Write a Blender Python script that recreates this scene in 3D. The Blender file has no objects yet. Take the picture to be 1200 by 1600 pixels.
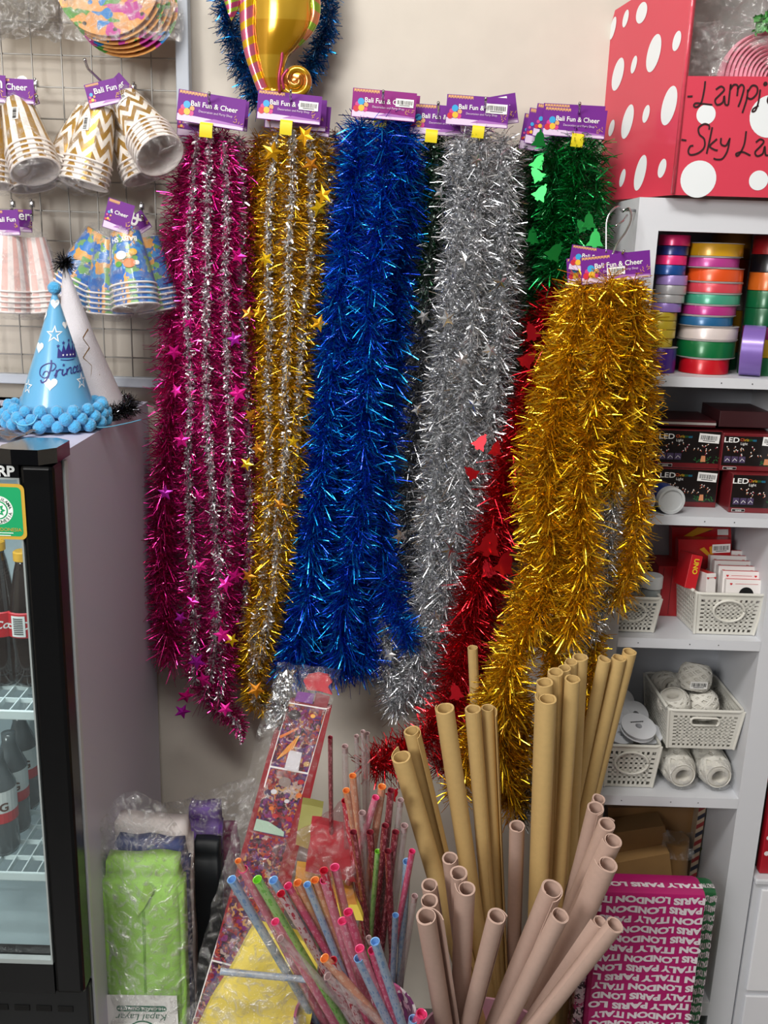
import bpy, bmesh, math, random
import numpy as np
from math import pi, sin, cos, radians
from mathutils import Vector, Matrix, noise

# ---------------------------------------------------------------- camera, world, lights, exposure
S = bpy.context.scene
COL = S.collection
FPX, DCAM, HCAM = 1500.0, 1.76, 1.6
CM = (Matrix.Rotation(radians(75), 3, 'X') @ Matrix.Rotation(radians(1.8), 3, 'Z'))
CP = Vector((0, -DCAM, HCAM))
cd = bpy.data.cameras.new('camera'); cam = bpy.data.objects.new('camera', cd); COL.objects.link(cam)
cd.sensor_fit = 'VERTICAL'; cd.sensor_height = 36; cd.lens = 36 * FPX / 1600; cd.clip_start = .02
cam.matrix_world = Matrix.Translation(CP) @ CM.to_4x4()
S.camera = cam
S.view_settings.view_transform = 'Standard'; S.view_settings.look = 'None'
S.view_settings.exposure = -0.2; S.view_settings.gamma = 1; S.view_settings.use_curve_mapping = False
try: S.cycles.use_denoising = True; S.cycles.max_bounces = 8; S.cycles.transparent_max_bounces = 24
except Exception: pass
w = bpy.data.worlds.new('daylight'); S.world = w; w.use_nodes = True
wn = w.node_tree.nodes; wl = w.node_tree.links
bg = wn['Background']; bg.inputs[1].default_value = 0.27
tc = wn.new('ShaderNodeTexCoord'); sx = wn.new('ShaderNodeSeparateXYZ'); rp = wn.new('ShaderNodeValToRGB')
wl.new(tc.outputs['Generated'], sx.inputs[0]); wl.new(sx.outputs[2], rp.inputs[0]); wl.new(rp.outputs[0], bg.inputs[0])
rp.color_ramp.elements[0].color = (.10, .10, .11, 1); rp.color_ramp.elements[0].position = 0.0
rp.color_ramp.elements[1].color = (1, 1.02, 1.06, 1); rp.color_ramp.elements[1].position = .45

def area(name, loc, target, sx_, sy_, power, col):
    l = bpy.data.lights.new(name, 'AREA'); l.shape = 'RECTANGLE'; l.size = sx_; l.size_y = sy_; l.energy = power; l.color = col
    o = bpy.data.objects.new(name, l); COL.objects.link(o); o.location = loc
    o.rotation_euler = (Vector(target) - Vector(loc)).to_track_quat('-Z', 'Y').to_euler()
    return o
area('shopfront_daylight', (-1.6, -3.3, 2.35), (0.1, 0, 1.05), .9, 1.0, 76, (1, .985, .96))
area('ceiling_lamp', (-.3, -1.5, 2.92), (.0, -.35, .8), 1.2, .3, 39, (1, .98, .95))

# ---------------------------------------------------------------- helpers
def P(u, v, Y=0.0):
    d = CM @ Vector(((u - 600) / FPX, (800 - v) / FPX, -1)); t = (Y + DCAM) / d.y
    return CP + d * t
def SC(u, v, Y=0.0):
    d = CM @ Vector(((u - 600) / FPX, (800 - v) / FPX, -1)); return FPX * d.y / (Y + DCAM)
def XZ(u, v, Y):
    p = P(u, v, Y); return p.x, p.z

MATS = {}
def srgb(h):
    h = h.lstrip('#'); c = [int(h[i:i + 2], 16) / 255 for i in (0, 2, 4)]
    return tuple((x / 12.92 if x <= .04045 else ((x + .055) / 1.055) ** 2.4) for x in c) + (1,)
def mat(hexc, rough=.6, metal=0.0, coat=0.0, bump=0.0, bscale=60, key=None, spec=.5, var=0.0, alpha=1, sheen=0, trans=0, emit=0):
    k = (hexc, rough, metal, coat, bump, bscale, key, spec, var, alpha, sheen, trans, emit)
    if k in MATS: return MATS[k]
    m = bpy.data.materials.new(key or ('surface_' + hexc.lstrip('#'))); m.use_nodes = True
    n = m.node_tree.nodes; l = m.node_tree.links; b = n['Principled BSDF']
    b.inputs['Base Color'].default_value = srgb(hexc); b.inputs['Roughness'].default_value = rough
    b.inputs['Metallic'].default_value = metal; b.inputs['Coat Weight'].default_value = coat
    b.inputs['Coat Roughness'].default_value = .12
    b.inputs['Specular IOR Level'].default_value = spec; b.inputs['Sheen Weight'].default_value = sheen
    b.inputs['Alpha'].default_value = alpha; b.inputs['Transmission Weight'].default_value = trans
    if emit: b.inputs['Emission Color'].default_value = srgb(hexc); b.inputs['Emission Strength'].default_value = emit
    if bump or var:
        t = n.new('ShaderNodeTexCoord'); nz = n.new('ShaderNodeTexNoise'); nz.inputs['Scale'].default_value = bscale
        nz.inputs['Detail'].default_value = 5; l.new(t.outputs['Object'], nz.inputs['Vector'])
        if bump:
            bp = n.new('ShaderNodeBump'); bp.inputs['Strength'].default_value = bump; bp.inputs['Distance'].default_value = .004
            l.new(nz.outputs[0], bp.inputs['Height']); l.new(bp.outputs[0], b.inputs['Normal'])
        if var:
            r = n.new('ShaderNodeValToRGB'); c = srgb(hexc)
            r.color_ramp.elements[0].position = .3; r.color_ramp.elements[1].position = .7
            r.color_ramp.elements[0].color = tuple(x * (1 - var) for x in c[:3]) + (1,)
            r.color_ramp.elements[1].color = tuple(min(1, x * (1 + var)) for x in c[:3]) + (1,)
            l.new(nz.outputs[0], r.inputs[0]); l.new(r.outputs[0], b.inputs['Base Color'])
    MATS[k] = m; return m

def film(name='clear_film', tint='#ffffff', lo=.05, hi=.55, scale=40, rough=.12):
    """crumpled clear plastic: mostly see-through, glossy on the creases"""
    if name in MATS: return MATS[name]
    m = bpy.data.materials.new(name); m.use_nodes = True; n = m.node_tree.nodes; l = m.node_tree.links
    n.remove(n['Principled BSDF']); out = n['Material Output']
    tr = n.new('ShaderNodeBsdfTransparent'); tr.inputs[0].default_value = srgb(tint)
    gl = n.new('ShaderNodeBsdfGlossy'); gl.inputs['Roughness'].default_value = rough
    df = n.new('ShaderNodeBsdfDiffuse'); df.inputs[0].default_value = (.8, .8, .8, 1); m2 = n.new('ShaderNodeMixShader'); m2.inputs[0].default_value = .35
    l.new(gl.outputs[0], m2.inputs[1]); l.new(df.outputs[0], m2.inputs[2])
    mx = n.new('ShaderNodeMixShader'); t = n.new('ShaderNodeTexCoord'); nz = n.new('ShaderNodeTexNoise')
    nz.inputs['Scale'].default_value = scale; nz.inputs['Detail'].default_value = 6; nz.inputs['Distortion'].default_value = 1.5
    bp = n.new('ShaderNodeBump'); bp.inputs['Strength'].default_value = .9; bp.inputs['Distance'].default_value = .02
    mr = n.new('ShaderNodeMapRange'); mr.inputs[1].default_value = .45; mr.inputs[2].default_value = .75
    mr.inputs[3].default_value = lo; mr.inputs[4].default_value = hi
    l.new(t.outputs['Object'], nz.inputs['Vector']); l.new(nz.outputs[0], bp.inputs['Height']); l.new(bp.outputs[0], gl.inputs['Normal'])
    l.new(nz.outputs[0], mr.inputs[0]); l.new(mr.outputs[0], mx.inputs[0]); l.new(tr.outputs[0], mx.inputs[1]); l.new(m2.outputs[0], mx.inputs[2])
    l.new(mx.outputs[0], out.inputs[0]); MATS[name] = m; return m

def uvpattern(name, c1, c2, kind, a=8, b=5, rough=.4, metal=0, coat=0, alpha=1):
    """two-colour pattern in UV space: stripes / chevron / speckle bands"""
    if name in MATS: return MATS[name]
    m = bpy.data.materials.new(name); m.use_nodes = True; n = m.node_tree.nodes; l = m.node_tree.links; bs = n['Principled BSDF']
    bs.inputs['Roughness'].default_value = rough; bs.inputs['Coat Weight'].default_value = coat; bs.inputs['Alpha'].default_value = alpha
    uv = n.new('ShaderNodeUVMap'); s = n.new('ShaderNodeSeparateXYZ'); l.new(uv.outputs[0], s.inputs[0])
    def mth(op, x, y=None, z=None):
        q = n.new('ShaderNodeMath'); q.operation = op
        for i, val in enumerate((x, y, z)):
            if val is None: continue
            if isinstance(val, (int, float)): q.inputs[i].default_value = val
            else: l.new(val, q.inputs[i])
        return q.outputs[0]
    u, v = s.outputs[0], s.outputs[1]
    if kind == 'stripe': f = mth('GREATER_THAN', mth('FRACT', mth('MULTIPLY', u, a)), .5)
    elif kind == 'rings': f = mth('GREATER_THAN', mth('FRACT', mth('MULTIPLY', v, a)), .5)
    elif kind == 'chevron':
        z = mth('ABSOLUTE', mth('SUBTRACT', mth('FRACT', mth('MULTIPLY', u, a)), .5))
        f = mth('GREATER_THAN', mth('FRACT', mth('ADD', mth('MULTIPLY', v, b), mth('MULTIPLY', z, 1.5))), .5)
    else:
        vo = n.new('ShaderNodeTexNoise'); vo.inputs['Scale'].default_value = a; mp = n.new('ShaderNodeMapping')
        mp.inputs['Scale'].default_value = (1, b, 1); l.new(uv.outputs[0], mp.inputs[0]); l.new(mp.outputs[0], vo.inputs['Vector'])
        vo.inputs['Detail'].default_value = 3; f = mth('GREATER_THAN', vo.outputs[0], .56)
    mx = n.new('ShaderNodeMix'); mx.data_type = 'RGBA'; l.new(f, mx.inputs[0])
    mx.inputs[6].default_value = srgb(c1); mx.inputs[7].default_value = srgb(c2)
    l.new(mx.outputs[2], bs.inputs['Base Color'])
    if metal:
        inv = mth('MULTIPLY', f, metal); l.new(inv, bs.inputs['Metallic'])
    MATS[name] = m; return m

def blotch(name, cols, scale=12, rough=.35, coat=.3, vor=True):
    if name in MATS: return MATS[name]
    m = bpy.data.materials.new(name); m.use_nodes = True; n = m.node_tree.nodes; l = m.node_tree.links; bs = n['Principled BSDF']
    bs.inputs['Roughness'].default_value = rough; bs.inputs['Coat Weight'].default_value = coat
    t = n.new('ShaderNodeTexCoord'); nz = n.new('ShaderNodeTexNoise'); nz.inputs['Scale'].default_value = scale * .7
    mxv = n.new('ShaderNodeVectorMath'); mxv.operation = 'MULTIPLY_ADD'; mxv.inputs[1].default_value = (.06, .06, .06)
    l.new(t.outputs['Object'], nz.inputs['Vector']); l.new(nz.outputs[1], mxv.inputs[0]); l.new(t.outputs['Object'], mxv.inputs[2])
    vo = n.new('ShaderNodeTexVoronoi'); vo.inputs['Scale'].default_value = scale; l.new(mxv.outputs[0], vo.inputs['Vector'])
    sp = n.new('ShaderNodeSeparateColor'); l.new(vo.outputs['Color'], sp.inputs[0])
    r = n.new('ShaderNodeValToRGB'); r.color_ramp.interpolation = 'CONSTANT'; e = r.color_ramp.elements
    while len(e) < len(cols): e.new(.5)
    for i, c in enumerate(cols): e[i].position = i / len(cols); e[i].color = srgb(c)
    l.new(sp.outputs[0], r.inputs[0]); l.new(r.outputs[0], bs.inputs['Base Color'])
    MATS[name] = m; return m

WHITE = mat('#e6e6e6', .5); PAPERW = mat('#f0efec', .6); BLACK = mat('#0c0c0e', .35); CHROME = mat('#b9b9bc', .22, 1.0)
FILM = film(); FILM2 = film('wrinkled_film', lo=.10, hi=.8, scale=55)

ORG = {}
def reg(o, loc): ORG[o.name] = Vector(loc)
def props(o, label=None, cat=None, group=None, kind=None):
    if label: o['label'] = label
    if cat: o['category'] = cat
    if group: o['group'] = group
    if kind: o['kind'] = kind
    return o
def thing(name, label, cat, loc, group=None):
    o = bpy.data.objects.new(name, None); COL.objects.link(o); o.location = loc; o.empty_display_size = .03
    ORG[o.name] = Vector(loc); return props(o, label, cat, group)

TXT = {}
def textmesh(s, bold=0.0):
    k = (s, bold)
    if k in TXT: return TXT[k]
    c = bpy.data.curves.new('t', 'FONT'); c.body = s; c.size = 1; c.resolution_u = 3; c.offset = bold; c.align_x = 'CENTER'
    o = bpy.data.objects.new('t', c); COL.objects.link(o)
    me = bpy.data.meshes.new_from_object(o.evaluated_get(bpy.context.evaluated_depsgraph_get()))
    V = [tuple(v.co) for v in me.vertices]; F = [tuple(p.vertices) for p in me.polygons]
    bpy.data.objects.remove(o); bpy.data.meshes.remove(me); TXT[k] = (V, F); return TXT[k]

def frame(o, ex=(1, 0, 0), ey=(0, 0, 1), s=1.0):
    """matrix whose x,y axes are ex,ey and z the normal (default: a card facing the shop)"""
    ex = Vector(ex).normalized(); ey = Vector(ey); ez = ex.cross(ey).normalized(); ey = ez.cross(ex).normalized()
    m = Matrix((ex, ey, ez)).transposed().to_4x4()
    return Matrix.Translation(o) @ m @ Matrix.Scale(s, 4)
def axisframe(p, d, ref=(0, -1, 0)):
    d = Vector(d).normalized(); r = Vector(ref); x = r - d * r.dot(d)
    if x.length < 1e-4: x = Vector((1, 0, 0)) - d * d.x
    x.normalize(); y = d.cross(x)
    return Matrix.Translation(p) @ Matrix((x, y, d)).transposed().to_4x4()

class MB:
    def __init__(s): s.v = []; s.f = []; s.m = []; s.uv = []
    def add(s, V, F, mi=0, M=None, uv=None):
        b = len(s.v)
        s.v += [tuple(M @ Vector(p)) for p in V] if M is not None else [tuple(p) for p in V]
        for i, f in enumerate(F):
            s.f.append(tuple(b + j for j in f)); s.m.append(mi[i] if isinstance(mi, list) else mi)
            s.uv.append([uv[j] for j in f] if uv else None)
    def box(s, lo, hi, mi=0, M=None, bev=0.0):
        x0, y0, z0 = lo; x1, y1, z1 = hi
        if bev <= 0:
            V = [(x0, y0, z0), (x1, y0, z0), (x1, y1, z0), (x0, y1, z0), (x0, y0, z1), (x1, y0, z1), (x1, y1, z1), (x0, y1, z1)]
            F = [(0, 3, 2, 1), (4, 5, 6, 7), (0, 1, 5, 4), (1, 2, 6, 5), (2, 3, 7, 6), (3, 0, 4, 7)]
            s.add(V, F, mi, M); return
        bm = bmesh.new(); bmesh.ops.create_cube(bm, size=1)
        for q in bm.verts: q.co = Vector(((x0 + x1) / 2 + q.co.x * (x1 - x0), (y0 + y1) / 2 + q.co.y * (y1 - y0), (z0 + z1) / 2 + q.co.z * (z1 - z0)))
        bmesh.ops.bevel(bm, geom=list(bm.edges), offset=bev, segments=2, affect='EDGES', profile=.5)
        bm.verts.index_update()
        s.add([tuple(q.co) for q in bm.verts], [tuple(q.index for q in f.verts) for f in bm.faces], mi, M); bm.free()
    def hexa(s, c, mi=0):
        s.add(c, [(0, 3, 2, 1), (4, 5, 6, 7), (0, 1, 5, 4), (1, 2, 6, 5), (2, 3, 7, 6), (3, 0, 4, 7)], mi)
    def lathe(s, prof, M=None, n=24, mi=0, sq=1.0):
        V = []; F = []; mm = []; uv = []
        k = len(prof)
        for i in range(n + 1):
            a = 2 * pi * i / n
            for j, (r, z) in enumerate(prof): V.append((r * cos(a), r * sin(a) * sq, z)); uv.append((i / n, j / (k - 1)))
        for i in range(n):
            for j in range(k - 1):
                F.append((i * k + j, (i + 1) * k + j, (i + 1) * k + j + 1, i * k + j + 1)); mm.append(mi[j] if isinstance(mi, (list, tuple)) else mi)
        s.add(V, F, mm, M, uv)
    def tube(s, pts, r, n=8, mi=0, cap=True, sq=None):
        pts = [Vector(p) for p in pts]; k = len(pts); rr = r if isinstance(r, (list, tuple)) else [r] * k
        T = [(pts[min(i + 1, k - 1)] - pts[max(i - 1, 0)]).normalized() for i in range(k)]
        ref = Vector((0, 0, 1)) if abs(T[0].z) < .9 else Vector((1, 0, 0)); x = (ref - T[0] * ref.dot(T[0])).normalized()
        V = []; F = []; uv = []; L = 0
        for i in range(k):
            x = (x - T[i] * x.dot(T[i])).normalized(); y = T[i].cross(x)
            if i: L += (pts[i] - pts[i - 1]).length
            for j in range(n):
                a = 2 * pi * j / n; o = (x * cos(a) + y * sin(a)) * rr[i]
                if sq: o.y *= sq
                V.append(pts[i] + o); uv.append((j / n, L * 10))
        for i in range(k - 1):
            for j in range(n):
                F.append((i * n + j, i * n + (j + 1) % n, (i + 1) * n + (j + 1) % n, (i + 1) * n + j))
        if cap: F.append(tuple(range(n))[::-1]); F.append(tuple((k - 1) * n + j for j in range(n)))
        s.add(V, F, mi, None, uv)
    def disc(s, c, r, M, mi=0, n=20, ry=None, off=0.0):
        V = [(c[0] + r * cos(2 * pi * i / n), c[1] + (ry or r) * sin(2 * pi * i / n), off) for i in range(n)]
        s.add(V, [tuple(range(n))], mi, M)
    def poly(s, pts, M, mi=0, off=0.0): s.add([(p[0], p[1], off) for p in pts], [tuple(range(len(pts)))], mi, M)
    def slab(s, pts, M, t, mi=0):
        n = len(pts); V = [(p[0], p[1], 0) for p in pts] + [(p[0], p[1], t) for p in pts]
        s.add(V, [tuple(range(n))[::-1], tuple(range(n, 2 * n))] + [(i, (i + 1) % n, n + (i + 1) % n, n + i) for i in range(n)], mi, M)
    def text(s, t, M, size, mi=0, bold=0.0, off=.0004, sx=1.0, fn=None, shear=0.0):
        V, F = textmesh(t, bold)
        Q = [((x + shear * y) * size * sx, y * size, off) for x, y, z in V]
        if fn: Q = [fn(*q) for q in Q]
        s.add(Q, F, mi, M)
    def stroke(s, pts, w, M, mi=0, off=.0005, fn=None):
        """flat pen line"""
        k = len(pts); V = []
        for i in range(k):
            a = Vector(pts[min(i + 1, k - 1)]) - Vector(pts[max(i - 1, 0)]); a = a.normalized() if a.length else Vector((1, 0))
            nx, ny = -a.y * w / 2, a.x * w / 2
            V += [(pts[i][0] + nx, pts[i][1] + ny, off), (pts[i][0] - nx, pts[i][1] - ny, off)]
        if fn: V = [fn(*q) for q in V]
        s.add(V, [(2 * i, 2 * i + 1, 2 * i + 3, 2 * i + 2) for i in range(k - 1)], mi, M)
    def sheet(s, fn, nx, ny, mi=0):
        V = []; uv = []
        for j in range(ny + 1):
            for i in range(nx + 1): V.append(fn(i / nx, j / ny)); uv.append((i / nx, j / ny))
        s.add(V, [(j * (nx + 1) + i, j * (nx + 1) + i + 1, (j + 1) * (nx + 1) + i + 1, (j + 1) * (nx + 1) + i) for j in range(ny) for i in range(nx)], mi, None, uv)
    def build(s, name, mats, parent=None, smooth=False, label=None, cat=None, group=None, kind=None, org=None):
        if not isinstance(mats, (list, tuple)): mats = [mats]
        A = np.array([tuple(p) for p in s.v], dtype=float)
        if parent is not None: o0 = ORG[parent.name]
        elif org is not None: o0 = Vector(org)
        else: o0 = Vector(((A[:, 0].min() + A[:, 0].max()) / 2, (A[:, 1].min() + A[:, 1].max()) / 2, A[:, 2].min()))
        A = A - np.array(o0)
        me = bpy.data.meshes.new(name); me.from_pydata(A.tolist(), [], s.f)
        me.polygons.foreach_set('material_index', s.m)
        me.polygons.foreach_set('use_smooth', [bool(smooth)] * len(s.f))
        if any(u for u in s.uv):
            ul = me.uv_layers.new(name='UVMap'); fl = []
            for f, u in zip(s.f, s.uv):
                for j in range(len(f)): fl += list(u[j]) if u else [0, 0]
            ul.data.foreach_set('uv', fl)
        for m_ in mats: me.materials.append(m_)
        if smooth and smooth is not True:
            try: me.set_sharp_from_angle(angle=radians(smooth))
            except Exception: pass
        me.update()
        o = bpy.data.objects.new(name, me); COL.objects.link(o)
        if parent is not None: o.parent = parent
        else: o.location = o0
        ORG[o.name] = Vector(o0)
        return props(o, label, cat, group, kind)

def catmull(pts, n=10):
    pts = [np.array(p, float) for p in pts]; q = [2 * pts[0] - pts[1]] + pts + [2 * pts[-1] - pts[-2]]; out = []
    for i in range(1, len(q) - 2):
        for j in range(n):
            t = j / n; a, b, c, d = q[i - 1], q[i], q[i + 1], q[i + 2]
            out.append(.5 * ((2 * b) + (c - a) * t + (2 * a - 5 * b + 4 * c - d) * t * t + (-a + 3 * b - 3 * c + d) * t ** 3))
    out.append(pts[-1]); return out

ORD = ['first', 'second', 'third', 'fourth', 'fifth', 'sixth', 'seventh', 'eighth', 'ninth', 'tenth', 'eleventh', 'twelfth', 'thirteenth', 'fourteenth', 'fifteenth', 'sixteenth']

# ---------------------------------------------------------------- tinsel
RNG = np.random.default_rng(5); DENS, WID = 1.75, .76
def tinsel_arrays(path, rad, dens, w, flat=0.0, droop=.14, lean=.62, jit=.4, ymax=-.004, curl=.25, ymin=None):
    """path (k,3) metres, rad per point; returns verts (n,6,3)"""
    path = np.array(path); rad = np.array(rad); dens = dens * DENS; w = w * WID; seg = np.linalg.norm(np.diff(path, axis=0), axis=1); L = seg.sum()
    n = max(8, int(L * dens)); s = RNG.random(n) * L; cum = np.concatenate([[0], np.cumsum(seg)])
    i = np.clip(np.searchsorted(cum, s) - 1, 0, len(seg) - 1); t = ((s - cum[i]) / np.maximum(seg[i], 1e-9))[:, None]
    p = path[i] * (1 - t) + path[i + 1] * t; p = p + RNG.normal(0, .13, (n, 3)) * (rad[i])[:, None]; r = rad[i] * (1 - t[:, 0]) + rad[i + 1] * t[:, 0]
    T = (path[i + 1] - path[i]) / np.maximum(seg[i], 1e-9)[:, None]
    e1 = np.cross(T, np.array([0, 1, 0.])); e1 /= np.maximum(np.linalg.norm(e1, axis=1), 1e-6)[:, None]; e2 = np.cross(T, e1)
    th = RNG.random(n) * 2 * pi
    d = e1 * np.cos(th)[:, None] + e2 * (np.sin(th) * (1 - flat))[:, None] + T * (RNG.normal(0, lean, n))[:, None]
    d /= np.linalg.norm(d, axis=1)[:, None]
    ln = r * (1 - jit + RNG.random(n) * jit * 1.3)
    q = RNG.normal(0, 1, (n, 3)); wv = np.cross(d, q); wv /= np.linalg.norm(wv, axis=1)[:, None]; wv *= (w * (.6 + .8 * RNG.random(n)) / 2)[:, None]
    tw = np.cross(d, wv); a = RNG.normal(0, .9, n)[:, None]; wv2 = wv * np.cos(a) + tw * np.sin(a)
    bend = RNG.normal(0, curl, (n, 3)) * ln[:, None] * .35; bend[:, 2] -= droop * ln
    p0 = p + d * (ln * .05)[:, None]; p1 = p + d * (ln * .55)[:, None] + bend * .3; p2 = p + d * ln[:, None] + bend
    V = np.stack([p0 - wv, p0 + wv, p1 - wv2, p1 + wv2, p2 - wv2 * .8, p2 + wv2 * .8], 1)
    V[:, :, 1] = np.minimum(V[:, :, 1], ymax)
    if ymin is not None: V[:, :, 1] = np.maximum(V[:, :, 1], ymin)
    return V
def build_quads(name, VV, mi, mats, parent):
    """VV (n,6,3) world blades"""
    n = len(VV); A = (VV.reshape(-1, 3) - np.array(ORG[parent.name]))
    me = bpy.data.meshes.new(name); me.vertices.add(n * 6); me.vertices.foreach_set('co', A.ravel())
    base = (np.arange(n) * 6)[:, None]; F = np.concatenate([base + np.array([0, 1, 3, 2]), base + np.array([2, 3, 5, 4])], 1).reshape(-1)
    me.loops.add(n * 8); me.loops.foreach_set('vertex_index', F.astype(np.int32))
    me.polygons.add(n * 2); me.polygons.foreach_set('loop_start', (np.arange(n * 2) * 4).astype(np.int32))
    me.polygons.foreach_set('material_index', np.repeat(mi, 2).astype(np.int32))
    for m_ in mats: me.materials.append(m_)
    me.update(calc_edges=True); me.validate()
    o = bpy.data.objects.new(name, me); COL.objects.link(o); o.parent = parent; ORG[o.name] = ORG[parent.name]; return o

def strand(parent, pix, rpx, mats, dens=4200, w=.0016, core=None, coredens=2900, name='tinsel_strand', corer=.33, **k):
    """pix: list of (u, v, Y[, rscale]); rpx radius in px; mats [main, alt...]; core: material of the short glitter curls on the spine"""
    P3 = [tuple(P(q[0], q[1], q[2])) + (rpx * (q[3] if len(q) > 3 else 1) / SC(q[0], q[1], q[2]),) for q in pix]
    C = np.array(catmull(P3, 8)); path = C[:, :3]; rad = C[:, 3]
    V = tinsel_arrays(path, rad, dens, w, **k); n = len(V)
    mi = (RNG.random(n) * (len(mats))).astype(int) if len(mats) > 1 else np.zeros(n, int)
    ml = list(mats)
    if core:
        kk = dict(k); kk['flat'] = 0; kk['curl'] = .8; kk['droop'] = .05
        # short crinkled curls on the spine, bunched into turns
        Vc = tinsel_arrays(path + np.array([0, -.010, 0]), rad * corer, coredens, w * 1.9, **kk)
        zc = Vc[:, 0, 2]; keep = (np.sin(zc * 2 * pi / .0105 + Vc[:, 0, 0] * 90) > -.55); Vc = Vc[keep]
        V = np.concatenate([V, Vc]); mi = np.concatenate([mi, np.full(len(Vc), len(ml))]); ml.append(core)
    return build_quads(name, V, mi, ml, parent), path

def star_pts(r, r2=.42, n=5, rot=0):
    return [((r if i % 2 == 0 else r * r2) * sin(pi * i / n + rot), (r if i % 2 == 0 else r * r2) * cos(pi * i / n + rot)) for i in range(2 * n)]
def heart_pts(s, n=22):
    return [(s * .0625 * 16 * sin(t) ** 3, s * .0625 * (13 * cos(t) - 5 * cos(2 * t) - 2 * cos(3 * t) - cos(4 * t))) for t in [2 * pi * i / n for i in range(n)]]
def bell_pts(s): return [(x * s, y * s) for x, y in [(-.9, -.8), (-.75, -.55), (-.55, -.3), (-.5, .2), (-.35, .55), (-.12, .7), (-.12, .95), (.12, .95), (.12, .7), (.35, .55), (.5, .2), (.55, -.3), (.75, -.55), (.9, -.8), (.25, -.8), (.2, -1), (-.2, -1), (-.25, -.8)]]
def ornament(parent, u, v, Y, rpx, m_, kind='star', rot=None, name=None):
    p = P(u, v, Y); Y -= .02; p = P(u, v, Y); r = 1.08 * rpx / SC(u, v, Y); a = random.uniform(-.9, .9) if rot is None else rot
    M = Matrix.Translation(p) @ Matrix.Rotation(random.uniform(-.5, .5), 4, 'Z') @ Matrix.Rotation(random.uniform(-.35, .35), 4, 'X') @ frame((0, 0, 0)) @ Matrix.Rotation(a, 4, 'Z')
    b = MB(); pts = star_pts(r) if kind == 'star' else bell_pts(r)
    if kind == 'star':
        V = [(0, 0, r * .12)] + [(x, y, -abs(x) * .15) for x, y in pts] + [(0, 0, -.0006)]
        n = len(pts); F = [(0, 1 + (i + 1) % n, 1 + i) for i in range(n)]
        b.add(V[:-1], F, 0, M)
    else: b.slab(pts, M, .0006)
    return b.build(name or (kind + '_ornament'), m_, parent)

def pix_at(pt):
    d = CM.transposed() @ (Vector(pt) - CP); return 600 - FPX * d.x / d.z, 800 + FPX * d.y / d.z

# ================================================================ ROOM
WALLM = mat('#cdc5b9', .75, bump=.35, bscale=14, key='painted_plaster', var=.03)
def struct(name, lo, hi, m):
    b = MB(); b.box(lo, hi); return b.build(name, m, kind='structure')
struct('wall_back', (-2.3, 0, 0), (2.5, .1, 3.0), WALLM)
struct('wall_left', (-2.4, -4.2, 0), (-2.3, .1, 3.0), WALLM)
struct('wall_right', (2.5, -4.2, 0), (2.6, .1, 3.0), WALLM)
struct('ceiling', (-2.4, -4.2, 3.0), (2.6, .1, 3.1), mat('#cfcbc5', .8))
struct('floor', (-2.4, -4.2, -.1), (2.6, .1, 0), mat('#5f5c58', .35, bump=.1, bscale=8, key='floor_tile', var=.08))

# ================================================================ SHELF UNIT (right)
YF = -.2
CX0 = P(955, 318, 0).x; CTOP = P(1002, 308, YF).z
RX0 = P(1152, 1262, YF).x; RX1 = P(1192, 1267, YF).x
CAB = mat('#d3d5da', .45, key='white_paint', bump=.05, bscale=30)
NAIL = mat('#5a5a5c', .5)
cab = thing('shelf_unit', 'white painted open shelf unit on the right, stocked with ribbon, boxes and baskets', 'shelf', ((CX0 + RX1) / 2, YF / 2, 0))
b = MB(); b.box((CX0, YF, 0), (CX0 + .034, -.004, CTOP)); b.build('side_panel', CAB, cab)
b = MB(); b.box((RX0, YF, 0), (RX1, -.004, CTOP)); b.build('side_panel', CAB, cab)
b = MB(); b.box((CX0 + .034, -.012, 0), (RX0, -.004, CTOP)); b.build('back_panel', mat('#b7bac1', .6), cab)
zin = P(1040, 361, YF).z
b = MB(); b.box((CX0 + .034, YF, zin), (RX0, YF + .018, CTOP)); b.build('top_rail', CAB, cab)
b = MB(); b.box((CX0 + .034, YF + .018, CTOP - .018), (RX0, -.012, CTOP)); b.build('top_board', CAB, cab)
SH = []
for i, (u, v0, v1) in enumerate(((1080, 589, 605), (1080, 807, 821), (1080, 999, 1014), (1080, 1246, 1261), (900, 1560, 1580))):
    z1 = P(u, v0, YF).z; z0 = P(u, v1, YF).z; SH.append(z1)
    b = MB(); b.box((CX0 + .034, YF - .001, z0), (RX0, -.012, z1))
    for xx in (.07, .16, .21):
        if CX0 + xx < RX0 - .02: b.disc((0, 0), .0012, frame((CX0 + xx, YF - .0015, (z0 + z1) / 2)), 1, 8)
    b.build('shelf', [CAB, NAIL], cab)
Z1, Z2, Z3, Z4, Z5 = SH

# neighbouring drawer cabinet at the right edge
nx0 = RX1 + .004; zl = P(1190, 1372, YF).z
nc = thing('drawer_cabinet', 'white cabinet with drawer fronts past the shelf unit at the right edge', 'cabinet', (nx0 + .2, YF / 2, 0))
b = MB(); b.box((nx0, YF, 0), (nx0 + .42, -.004, zl - .012)); b.box((nx0, YF - .006, zl - .012), (nx0 + .42, -.004, zl), bev=.003); b.build('body', CAB, nc)
zd = P(1170, 1545, YF).z
b = MB(); b.box((nx0 + .014, YF - .006, zd), (nx0 + .40, YF - .0005, zl - .022), bev=.002); b.build('drawer', mat('#ebecf0', .35), nc)
b = MB(); b.box((nx0 + .014, YF - .006, .03), (nx0 + .40, YF - .0005, zd - .012), bev=.002); b.build('drawer', mat('#e4e5ea', .35), nc)
b = MB(); M = frame((nx0 + .004, YF + .03, zl + .0005))
for k in range(5):
    b.box((nx0 + .012, YF + .012 + k * .022, zl + .001), (nx0 + .2, YF + .03 + k * .022, zl + .175 - k * .004), 0 if k % 2 else 1, bev=.002)
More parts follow.
